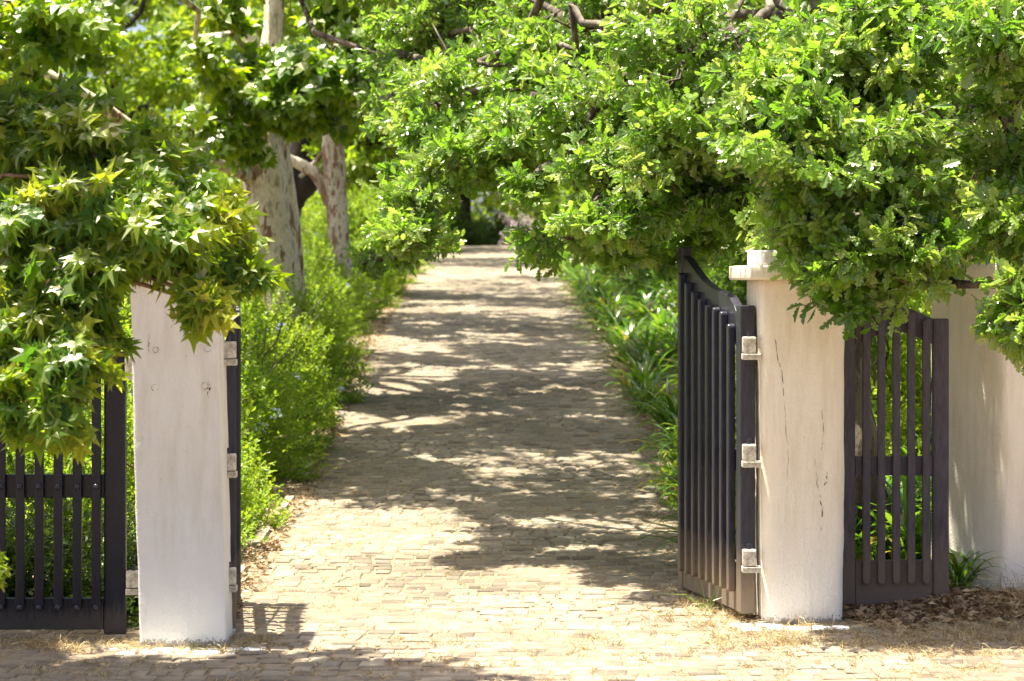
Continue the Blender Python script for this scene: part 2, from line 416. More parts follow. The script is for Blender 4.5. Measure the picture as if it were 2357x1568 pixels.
def leaf_sprays(buf, rng, tm, sp, sd, count, tlen, size, spread=1.0, droop=0., nhint=(0, 0, 1), nout=.5, nrand=.5, tone=None, twig=True, mat=0, tmat=1, svar=.3, twr=.0022):
    """count leaves spiralled round the last tlen of every twig that ends at sp pointing sd"""
    if isinstance(tm, list):
        tn_ = np.full(len(sp), .5) if tone is None else tone
        g = rng.integers(0, len(tm), len(sp))
        for q, t_ in enumerate(tm):
            k_ = g == q
            if k_.any(): leaf_sprays(buf, rng, t_, sp[k_], sd[k_], count, tlen, size, spread, droop, nhint, nout, nrand, tn_[k_], twig, mat, tmat, svar, twr)
        return
    S = len(sp); sd = nrm(sd)
    ref = nrm(rng.normal(0, 1, (S, 3))); u = nrm(np.cross(sd, ref)); v = np.cross(sd, u)
    tone = np.full(S, .5) if tone is None else tone
    j = np.arange(count)
    t = 1 - (j / max(1, count - 1)) ** 1.0
    ang = j[None] * 2.4 + rng.uniform(0, 6.28, (S, 1)) + rng.normal(0, .3, (S, count))
    radial = u[:, None] * np.cos(ang)[..., None] + v[:, None] * np.sin(ang)[..., None]
    fwd = .35 + .75 * (1 - t)[None, :, None]
    ld = sd[:, None] * fwd + radial * spread + np.array([0, 0, -droop]) + rng.normal(0, .18, (S, count, 3))
    pos = sp[:, None] - sd[:, None] * (t[None, :, None] * tlen)
    nh = np.array(nhint, float) + sd[:, None] * nout + rng.normal(0, nrand, (S, count, 3))
    sz = size * (1 + rng.uniform(-svar, svar, (S, count)))
    tn = tone[:, None] + rng.normal(0, .16, (S, count))
    place_leaves(buf, tm, pos.reshape(-1, 3), ld.reshape(-1, 3), nh.reshape(-1, 3), sz.ravel(), tn.ravel(), mat)
    if twig:
        a, b = sp - sd * tlen * 1.15, sp
        w = u * twr; h = v * twr
        V = np.stack([a + w, a - w * .5 + h, a - w * .5 - h, b], 1).reshape(-1, 3)
        L = (np.array([0, 1, 3, 1, 2, 3, 2, 0, 3])[None] + (np.arange(S) * 4)[:, None]).ravel()
        buf.add(V, L, np.full(S * 3, 3), tmat, .5)


def ellipsoid(rng, n, pw=2.5):
    u = nrm(rng.normal(0, 1, (n, 3))); return u * rng.uniform(0, 1, (n, 1)) ** (1 / pw), u


def clump(buf, wood, rng, c, r, pads, per, padr, lp, root=None, up=.12, wr=.018, flat=.42, bias=None, limb=None):
    """a bough: flattened pads of sprays spread through an ellipsoid, each carried by its own branch"""
    c, r = np.asarray(c, float), np.asarray(r, float)
    if root is not None and wood is not None:
        L = np.linalg.norm(c - root)
        if limb: tube(wood, curve_pts(root, c, 14, rng, .5, .05), np.linspace(limb, wr * 1.2, 14), 8, 0, rng=rng, lump=.04)
    q, o = ellipsoid(rng, pads)
    pp = c + q * r
    if bias is not None: o = nrm(o + np.asarray(bias))
    for p_, o_ in zip(pp, o):
        pr = padr * rng.uniform(.55, 1.6); k = max(3, int(per * (pr / padr) ** 1.5 * rng.uniform(.6, 1.3)))
        dq, du = ellipsoid(rng, k, 2.2)
        off = dq * np.array([pr, pr, pr * flat]); off += o_ * (dq[:, :1] + .3) * pr * .25
        sp = p_ + off
        sd = nrm(o_ * .55 + dq * .9 + np.array([0, 0, up]) + rng.normal(0, .25, (k, 3)))
        tone = np.full(k, rng.normal(.5, .17)) + rng.normal(0, .08, k)
        leaf_sprays(buf, rng, sp=sp, sd=sd, tone=tone, **lp)
        if wood is not None:
            s = c + (p_ - c) * rng.uniform(0., .25)
            pts = curve_pts(s, p_, 7, rng, .5, .04)
            tube(wood, pts, np.linspace(wr * .75, .004, 7), 5)
            for q_ in sp[:: max(1, k // 5)]:
                tube(wood, curve_pts(p_ + (s - p_) * .2, q_, 4, rng, .3), np.linspace(.0045, .002, 4), 3)


def tree(name, label, cat, base, group=None):
    return tag(empty(name, base), label, cat, group)


def finish_tree(t, trunk, crown, bark, leaf, twig=None):
    loc = np.array(t.location)
    for b in (trunk, crown):
        if b is not None: b.V = [v - loc for v in b.V]
    if trunk is not None:
        link('trunk', trunk.mesh('trunk', True), [bark], t)
    if crown is not None:
        link('crown', crown.mesh('crown'), [leaf, twig or M['twig']], t)


# ------------------------------------------------------------------ ground sheet
def build_ground():
    xs = np.unique(np.concatenate([np.linspace(-300, -12, 20), np.linspace(-12, 12, 161), np.linspace(12, 300, 20)]))
    ys = np.unique(np.concatenate([np.linspace(-200, 6, 20), np.linspace(6, 30, 241), np.linspace(30, 110, 161), np.linspace(110, 600, 20)]))
    X, Y = np.meshgrid(xs, ys); Z = ground_z(X, Y)
    V = np.stack([X, Y, Z], -1).reshape(-1, 3)
    nx = len(xs); i = (np.arange(len(ys) - 1)[:, None] * nx + np.arange(nx - 1)[None]).ravel()
    L = np.stack([i, i + 1, i + nx + 1, i + nx], -1).ravel()
    fx = V[L[0::4], 0]; fy = V[L[0::4], 1]
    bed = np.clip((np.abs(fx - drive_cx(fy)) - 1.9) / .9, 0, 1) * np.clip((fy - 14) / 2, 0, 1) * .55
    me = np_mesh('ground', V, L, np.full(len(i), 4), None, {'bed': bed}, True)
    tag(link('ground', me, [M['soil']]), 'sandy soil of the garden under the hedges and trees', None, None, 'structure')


def build_cobbles():
    rng = np.random.default_rng(5)
    Q = []
    y = 7.5
    while y < 84:
        dy = rng.uniform(.115, .165) if y < 40 else rng.uniform(.18, .26)
        if y < 13.3: x0, x1 = -5.5, 5.5
        elif y < 14.6: x0, x1 = -1.9, 1.32
        else:
            c = float(drive_cx(y)); x0, x1 = c - 1.42 + rng.normal(0, .05), c + 1.42 + rng.normal(0, .05)
        x = x0 + rng.uniform(-.06, .06); ph = rng.uniform(0, 6)
        while x < x1:
            w = rng.uniform(.085, .17) if y < 40 else rng.uniform(.15, .25)
            yy = y + .035 * math.sin(x * 1.3 + y * .4) + .012 * math.sin(x * 4 + ph)
            Q.append((x, yy, w, dy)); x += w
        y += dy
    Q = np.array(Q); n = len(Q)
    keep = rng.uniform(0, 1, n) > .012; Q = Q[keep]; n = len(Q)
    gap = rng.uniform(.004, .013, (n, 4))
    x0, y0 = Q[:, 0] + gap[:, 0], Q[:, 1] + gap[:, 1]; x1, y1 = Q[:, 0] + Q[:, 2] - gap[:, 2], Q[:, 1] + Q[:, 3] - gap[:, 3]
    j = lambda s: rng.normal(0, s, n)
    C = np.stack([np.stack([x0 + j(.006), y0 + j(.006)], -1), np.stack([x1 + j(.006), y0 + j(.006)], -1),
                  np.stack([x1 + j(.006), y1 + j(.006)], -1), np.stack([x0 + j(.006), y1 + j(.006)], -1)], 1)   # n,4,2
    cen = C.mean(1, keepdims=True)
    h = np.where(rng.uniform(0, 1, n) < .05, -.003, rng.uniform(.004, .010, n)) + .004 * np.sin(Q[:, 0] * 2.3 + 1) * np.sin(Q[:, 1] * 1.9); tx, ty = rng.normal(0, .016, n), rng.normal(0, .014, n)
    V = []
    for ins, dz in ((1., -.03), (.98, -.006), (.88, -.001), (.5, .001)):
        c2 = cen + (C - cen) * ins
        d = c2 - cen
        z = ground_z(c2[..., 0], c2[..., 1]) * 0 + ground_z(cen[..., 0], cen[..., 1]) + h[:, None] + dz + d[..., 0] * tx[:, None] + d[..., 1] * (ty[:, None] + (prof(cen[..., 1] + .1) - prof(cen[..., 1] - .1)) / .2)
        V.append(np.concatenate([c2, z[..., None]], -1))
    V = np.stack(V, 1)            # n,4rings,4,3
    f = []
    for r in range(3):
        for k in range(4):
            f += [r * 4 + k, r * 4 + (k + 1) % 4, (r + 1) * 4 + (k + 1) % 4, (r + 1) * 4 + k]
    f += [12, 13, 14, 15]
    f = np.array(f); nf = 13
    L = (f[None] + (np.arange(n) * 16)[:, None]).ravel()
    tone = np.repeat(np.clip(rng.normal(.5, .22, n), 0, 1), nf)
    cx, cy = cen[:, 0, 0], cen[:, 0, 1]
    dl = np.maximum(np.abs(cx + 1.62) - .28, 0) ** 2 * 6 + np.maximum(np.abs(cy - 12.64) - .10, 0) ** 2 * 60
    dr = np.maximum(np.abs(cx - 1.5) - .25, 0) ** 2 * 5 + np.maximum(np.abs(cy - 13.40) - .10, 0) ** 2 * 30
    paint = np.repeat(np.clip(.62 - np.minimum(dl, dr) * 4, 0, 1) * (np.minimum(dl, dr) < .16), nf)
    me = np_mesh('driveway', V.reshape(-1, 3), L, np.full(n * nf, 4), None, {'tone': tone, 'paint': paint}, False)
    tag(link('driveway', me, [M['cobble']]), 'cobbled driveway running uphill between the gates', None, None, 'structure')


def bm_obj(name, bm, mat, parent=None, bevel=0., smooth=False):
    if bevel:
        bmesh.ops.bevel(bm, geom=bm.edges[:], offset=bevel, segments=2, affect='EDGES', profile=.6)
    me = bpy.data.meshes.new(name); bm.normal_update(); bm.to_mesh(me); bm.free()
    if smooth: me.polygons.foreach_set('use_smooth', np.full(len(me.polygons), True))
    mats = mat if isinstance(mat, list) else [mat]
    return link(name, me, mats, parent)


def box(bm, x0, x1, y0, y1, z0, z1):
    vs = [bm.verts.new(p) for p in ((x0, y0, z0), (x1, y0, z0), (x1, y1, z0), (x0, y1, z0), (x0, y0, z1), (x1, y0, z1), (x1, y1, z1), (x0, y1, z1))]
    for f in ((3, 2, 1, 0), (4, 5, 6, 7), (0, 1, 5, 4), (1, 2, 6, 5), (2, 3, 7, 6), (3, 0, 4, 7)): bm.faces.new([vs[i] for i in f])


def prism(bm, prof_, y0, y1):
    """outline in x,z extruded along y"""
    a = [bm.verts.new((x, y0, z)) for x, z in prof_]; b = [bm.verts.new((x, y1, z)) for x, z in prof_]
    n = len(a); bm.faces.new(a); bm.faces.new(b[::-1])
    for i in range(n): bm.faces.new((a[i], b[i], b[(i + 1) % n], a[(i + 1) % n]))


def box_obj(name, b, mat, parent, bevel=.004):
    bm = bmesh.new(); box(bm, *b); return bm_obj(name, bm, mat, parent, bevel)


# ------------------------------------------------------------------ pillars
def pillar(label, base, rz, w, dep, h, lean=(0, 0), flare=1.0, cap=True, mat=None, seed=0, cracks=(), plugs=(), radius=.03, capover=.075):
    rng = np.random.default_rng(seed)
    t = tag(empty('gate_pillar', base, rz), label, 'pillar')
    nz, ne = 44, 7
    sec = []
    for k, (sx, sy) in enumerate(((-1, -1), (1, -1), (1, 1), (-1, 1))):
        cx, cy = sx * (w / 2 - radius), sy * (dep / 2 - radius)
        a0 = [180, 270, 0, 90][k]
        for a in (0, 30, 60, 90): sec.append((cx + radius * math.cos(rad(a0 + a)), cy + radius * math.sin(rad(a0 + a))))
        nx_, ny_ = ((-1, -1), (1, -1), (1, 1), (-1, 1))[(k + 1) % 4]
        a = np.array(sec[-1]); sx2, sy2 = nx_, ny_
        b = np.array([sx2 * (w / 2 - radius), sy2 * (dep / 2 - radius)]) + radius * np.array([math.cos(rad(a0 + 90)), math.sin(rad(a0 + 90))])
        for s in range(1, ne): sec.append(tuple(a + (b - a) * s / ne))
    sec = np.array(sec); m = len(sec)
    zs = np.linspace(-.08, h, nz)
    ang = np.arctan2(sec[:, 1], sec[:, 0])
    V = []
    for z in zs:
        f = 1 + (flare - 1) * z / h
        s = sec * f
        wob = .0016 * np.sin(ang * 5 + z * 4 + seed) + .0014 * np.sin(ang * 3 - z * 5) + .001 * np.sin(ang * 9 + z * 17) + rng.normal(0, .0005, m)
        s = s * (1 + wob[:, None] / (w / 2))
        V.append(np.c_[s[:, 0] + lean[0] * z / h, s[:, 1] + lean[1] * z / h, np.full(m, z)])
    V = np.concatenate(V)
    i = np.arange(nz - 1)[:, None] * m; j = np.arange(m)[None]; j2 = (j + 1) % m
    L = np.stack([i + j, i + j2, i + m + j2, i + m + j], -1).reshape(-1)
    B = Buf(); B.add(V, np.concatenate([L, np.arange(m) + (nz - 1) * m]), np.concatenate([np.full((nz - 1) * m, 4), [m]]), 0)
    yf = lambda z: -dep / 2 * (1 + (flare - 1) * z / h) + lean[1] * z / h - .0045
    for pts in cracks:                       # hairline cracks in the front face: narrow jagged slivers
        pts = np.array(pts, float); k = len(pts) * 5
        tt = np.linspace(0, len(pts) - 1, k)
        px = np.interp(tt, range(len(pts)), pts[:, 0]) + rng.normal(0, .0022, k); pz = np.interp(tt, range(len(pts)), pts[:, 1])
        wd = np.abs(rng.normal(.0007, .0005, k)) * np.interp(tt, range(len(pts)), pts[:, 2] if pts.shape[1] > 2 else np.ones(len(pts)))
        for q in range(k - 1):
            if rng.uniform() < .22: continue
            vv = np.array([(px[q] - wd[q], yf(pz[q]), pz[q]), (px[q] + wd[q], yf(pz[q]), pz[q]), (px[q + 1] + wd[q + 1], yf(pz[q + 1]), pz[q + 1]), (px[q + 1] - wd[q + 1], yf(pz[q + 1]), pz[q + 1])])
            B.add(vv, [0, 1, 2, 3], [4], 1)
    for (x, z, r, dark) in plugs:            # filled bolt holes: a shallow disc with a broken dark rim
        a = np.linspace(0, 2 * np.pi, 18, endpoint=False)
        for ri, ro, mt, y_, lo in ((0., r * .8, 0, -.004, 0), (r * .82, r, 1, -.001, dark)):
            for q in range(18):
                if mt == 1 and rng.uniform() > lo: continue
                q2 = (q + 1) % 18
                ww = ro - (rng.uniform(0, .12) * r if mt else 0)
                pp = [(x + rr_ * math.cos(aa) * .95, yf(z) + y_, z + rr_ * math.sin(aa)) for rr_, aa in ((ri, a[q]), (ww, a[q]), (ww, a[q2]), (ri, a[q2]))]
                if ri == 0: B.add(np.array(pp[1:] if False else [pp[0], pp[1], pp[2]]), [0, 1, 2], [3], mt)
                else: B.add(np.array(pp), [0, 1, 2, 3], [4], mt)
    link('shaft', B.mesh('shaft', True), [mat, M['crack']], t)
    if cap:
        fw, fd = w / 2 * flare, dep / 2 * flare
        bm = bmesh.new(); o = capover
        box(bm, -fw - o + lean[0], fw + o + lean[0], -fd - o + lean[1], fd + o + lean[1], h + .001, h + .078)
        bm_obj('cap', bm, mat, t, .012, True)
        bm = bmesh.new(); o = .0
        box(bm, -fw - o + lean[0] + .01, fw + o + lean[0] - .01, -fd + lean[1] + .01, fd + lean[1] - .01, h + .079, h + .16)
        bm_obj('cap_block', bm, M['plaster_white'], t, .012, True)
    return t


# ------------------------------------------------------------------ gates
def hinge(parent, x, y, z, sx=1):
    """weathered hinge: upright knuckle block on a wider ledge, with its pin"""
    bm = bmesh.new(); box(bm, x - .034, x + .034, y - .035, y + .02, z, z + .082)
    k = bm_obj('hinge', bm, M['hinge'], parent, .006)
    bm = bmesh.new(); box(bm, x - .036 if sx < 0 else x - .036 , x + .05 if sx > 0 else x + .036, y - .04, y + .03, z - .034, z - .003)
    bm_obj('ledge', bm, M['hinge'], k, .004)
    bm = bmesh.new(); bmesh.ops.create_cone(bm, cap_ends=True, segments=12, radius1=.009, radius2=.009, depth=.05, matrix=Matrix.Translation((x - sx * .012, y - .018, z + .098)))
    bm_obj('pin', bm, M['brass'], k)


def bar_profile(x, w, z0, z1):
    r = w / 2
    up = [(x + r * math.cos(rad(a)), z1 - r + r * math.sin(rad(a))) for a in range(0, 181, 30)]
    dn = [(x - r * math.cos(rad(a)), z0 + r - r * math.sin(rad(a))) for a in range(0, 181, 30)]
    return up + dn


def drive_gate(label, loc, rz, L, mirror, paint, z0=.05):
    """one leaf: x runs from the hinge to the free end; bars stand on the side_y face"""
    t = tag(empty('driveway_gate', loc, rz), label, 'gate', 'pair of driveway gates')
    s = -1 if not mirror else 1
    ft, bk = -.03, .03
    top = lambda x: float(np.interp(x / L, [0, .04, .10, .18, .28, .45, .62, .76, .88, 1.0], [1.50, 1.56, 1.66, 1.735, 1.765, 1.785, 1.835, 1.90, 1.965, 1.995]))
    bevel = .005
    box_obj('hinge_stile', (-.005, .085, ft - .012, bk + .012, z0, 1.70), paint, t, .01)
    box_obj('free_stile', (L - .09, L, ft, bk, z0 - .02, 2.03), paint, t, .008)
    bm = bmesh.new()
    xs = np.linspace(.088, L - .093, 22)
    prism(bm, [(x, top(x)) for x in xs] + [(x, top(x) - .19 + .03 * math.sin(x * 2)) for x in xs[::-1]], ft + .006, bk - .006)
    bm_obj('top_board', bm, paint, t, .004)
    box_obj('bottom_rail', (.088, L - .093, ft + .006, bk - .006, z0, z0 + .26), paint, t, bevel)
    box_obj('mid_rail', (.088, L - .093, ft + .008, bk - .008, .80, .92), paint, t, bevel)
    nb = 8; xs = np.linspace(.165, L - .145, nb)
    for x in xs:
        bm = bmesh.new(); y0, y1 = (ft - .036, ft + .004) if s < 0 else (bk - .004, bk + .036)
        prism(bm, bar_profile(x, .046, z0 + .10, top(x) - .085), y0, y1); bm_obj('bar', bm, paint, t, .008)
    bm = bmesh.new()
    d = Vector((L - .2, 0, .62)); a = Vector((.1, bk - .004 if s < 0 else ft + .004, .95))
    bmesh.ops.create_cone(bm, cap_ends=True, segments=8, radius1=.008, radius2=.008, depth=d.length,
                          matrix=Matrix.Translation(a + d / 2) @ d.to_track_quat('Z', 'Y').to_matrix().to_4x4())
    bm_obj('brace_rod', bm, M['brass'], t)
    # free end: a thin glossy meeting strip
    box_obj('meeting_strip', (L + .001, L + .02, ft - .01, ft + .02, z0, 2.0), paint, t, .004)
    return t


def side_gate(label, loc, rz, W, bars, paint, topf, z0, mid, bot, bolts=(), stile=.1, rs=.1, bw=.046, front=-1):
    t = tag(empty('side_gate', loc, rz), label, 'gate')
    ft, bk = -.025, .025
    box_obj('stile', (0, stile, ft, bk, z0, topf(stile / 2) + .06), paint, t, .006)
    box_obj('stile', (W - rs, W, ft, bk, z0, topf(W - rs / 2) + .06), paint, t, .012)
    bm = bmesh.new(); xs = np.linspace(stile + .002, W - rs - .002, 16)
    prism(bm, [(x, topf(x) + .05) for x in xs] + [(x, topf(x) - .09) for x in xs[::-1]], ft + .004, bk - .004)
    bm_obj('top_rail', bm, paint, t, .004)
    box_obj('mid_rail', (stile + .002, W - rs - .002, ft + .006, bk - .006, mid[0], mid[1]), paint, t, .004)
    box_obj('bottom_rail', (stile + .002, W - rs - .002, ft + .004, bk - .004, bot[0], bot[1]), paint, t, .004)
    for x in bars:
        bm = bmesh.new(); prism(bm, bar_profile(x, bw, bot[0] + .11, topf(x) + .03), ft - .03, ft + .003)
        b = bm_obj('bar', bm, paint, t, .007)
        for zz in bolts:
            bm = bmesh.new(); bmesh.ops.create_uvsphere(bm, u_segments=12, v_segments=8, radius=.017, matrix=Matrix.Translation((x, ft - .032, zz)))
            bm_obj('bolt', bm, M['brass'], b, smooth=True)
    return t


# ------------------------------------------------------------------ build: ground and masonry
build_ground()
build_cobbles()

gz = lambda x, y: float(ground_z(x, y))
# left pillar (front face 12.69 m away)
pl = pillar('white gate pillar with four plugged holes, half hidden by star-shaped leaves', (-1.645, 12.69 + .215, 0), rad(.3), .437, .43, 1.83, lean=(-.045, 0), flare=1.0,
            mat=M['plaster_white'], seed=3, radius=.012,
            cracks=[[(.128, 1.33, 1.5), (.137, 1.30, 3), (.125, 1.265, 2), (.131, 1.24, 1)], [(-.172, 1.53, 1.5), (-.166, 1.47, 2)], [(-.165, 1.56, 1), (-.17, 1.5, 1)],
                    [(.01, .985, 1), (.03, .97, 1)]],
            plugs=[(-.135, 1.485, .016, .95), (.125, 1.49, .018, .45), (-.138, 1.295, .019, .6), (.112, 1.305, .019, .6)])
# right pillar
th = rad(6)
cxr, cyr = 1.335 + .45 / 2 * math.cos(th) - .43 / 2 * math.sin(th), 13.5 + .45 / 2 * math.sin(th) + .43 / 2 * math.cos(th)
pillar('cream cracked pillar with a projecting cap, beside the barred gate swung inwards', (cxr, cyr, 0.0), th, .435, .42, 1.835, lean=(-.005, 0), flare=1.07,
       mat=M['plaster_cream'], seed=8, radius=.05,
       cracks=[[(-.165, 1.52, 2), (-.15, 1.42, 2), (-.125, 1.34, 2.5), (-.115, 1.22, 1), (-.105, 1.05, 1), (-.09, .9, .8), (-.1, .7, .7)],
               [(.09, 1.15, 1), (.10, 1.02, 1.2), (.085, .93, 1)], [(.055, .88, 1.2), (.07, .72, 1.6), (.095, .62, 3), (.085, .5, 1.5)], [(.12, .82, 1), (.115, .76, 3.5), (.105, .74, 2)],
               [(.20, 1.42, 1), (.14, 1.43, 1)]])
# far right pillar, turned so its corner faces the drive
th2 = rad(33)
a = .62
c0 = np.array([2.735, 14.1])
ctr = c0 + .5 * a * np.array([math.cos(th2), math.sin(th2)]) + .5 * a * np.array([-math.sin(th2), math.cos(th2)])
pillar('cream pillar standing cornerwise at the right end beside the narrow gate', (ctr[0], ctr[1], .0), th2, a, a, 1.93, flare=1.0, cap=False, mat=M['plaster_cream'], seed=14, radius=.035)

# main gates
rg = drive_gate('dark barred gate leaf swung in against the cracked cream pillar', (1.262, 13.60, 0), math.atan2(1.27, -.262), 1.30, True, M['gate_paint'])
hz = [(1.18), (.735), (.30)]
for z in hz: hinge(rg, .018, -.005 - .06, z, -1) if False else None
lg = drive_gate('dark gate leaf seen edge-on behind the white pillar, folded straight back', (-1.452, 13.0, 0), math.atan2(.99, -.112), 1.30, False, M['gate_paint'])


def face_hinges(parent, world_pts, sx):
    inv = parent.matrix_world.inverted() if False else (Matrix.Translation(parent.location) @ Matrix.Rotation(parent.rotation_euler.z, 4, 'Z')).inverted()
    for p in world_pts:
        bm = bmesh.new(); box(bm, -.036, .036, -.032, .03, 0, .086)
        k = bm_obj('hinge', bm, M['hinge'], parent, .008)
        k.matrix_local = inv @ Matrix.Translation(p)
        bm = bmesh.new(); box(bm, -.038 if sx > 0 else -.042, .062 if sx > 0 else .04, -.036, .045, -.036, -.004)
        bm_obj('ledge', bm, M['hinge'], k, .005)
        bm = bmesh.new(); bmesh.ops.create_cone(bm, cap_ends=True, segments=12, radius1=.011, radius2=.011, depth=.03, matrix=Matrix.Translation((0, 0, .1)))
        bm_obj('pin', bm, M['brass'], k)


face_hinges(rg, [(1.262, 13.53, z) for z in (1.447, .875, .315)], 1)
face_hinges(lg, [(-1.440, 12.93, z) for z in (1.435, .865, .285)], -1)

# side gate left of the white pillar
lsg = side_gate('blue-black barred side gate under the star-leaved branches', (-3.35, 12.95, 0), 0, 1.385, [.06 + .0967 * i + .115 for i in range(12)], M['gate_blue'],
                lambda x: 1.50 + .10 * math.cos((x - .69) * 4.2), .03, (.725, .845), (.055, .215), bolts=(.785, .17), stile=.1, rs=.112)
face_hinges(lsg, [(-1.93, 12.93, 1.36), (-1.925, 12.93, .27)], 1)
# side gate right
rsg = side_gate('faded brown-grey narrow gate between the two cream pillars', (1.80, 13.93, 0), rad(4), .60, [.135 + .083 * i for i in range(5)], M['gate_dusty'],
                lambda x: 1.565 + .08 * max(0, math.sin((x - .05) / .5 * math.pi)) ** 1.5, .06, (.765, .87), (.06, .30), stile=.078, rs=.09, bw=.042)

# kerb stones along the left edge of the drive
rng = np.random.default_rng(77)
bm = bmesh.new()
for y0, y1 in ((14.9, 15.75), (16.75, 17.5), (18.6, 19.3), (20.4, 21.2)):
    n0 = len(bm.verts)
    xk = -1.68 + rng.normal(0, .015)
    zb = gz(xk, (y0 + y1) / 2)
    z0, z1 = gz(xk, y0), gz(xk, y1)
    vs = [bm.verts.new((xk + dx + rng.normal(0, .006), y, z + dz)) for y, z in ((y0, z0), (y1, z1)) for dx, dz in ((-.035, -.05), (.035, -.05), (.035, .035), (-.035, .03))]
    for f in ((0, 1, 2, 3), (7, 6, 5, 4), (0, 4, 5, 1), (1, 5, 6, 2), (2, 6, 7, 3), (3, 7, 4, 0)): bm.faces.new([vs[i] for i in f])
bmesh.ops.recalc_face_normals(bm, faces=bm.faces)
tag(bm_obj('kerb', bm, M['kerb'], None, .012), 'sunken kerb stones along the edge of the cobbles', None, None, 'structure')


# ------------------------------------------------------------------ trees
OAKLP = dict(tm=[OAK, OAK2, OAK3], count=9, tlen=.17, size=.066, spread=.8, droop=.14, nhint=(-.05, -.40, .6), nout=.2, nrand=.62, svar=.42)


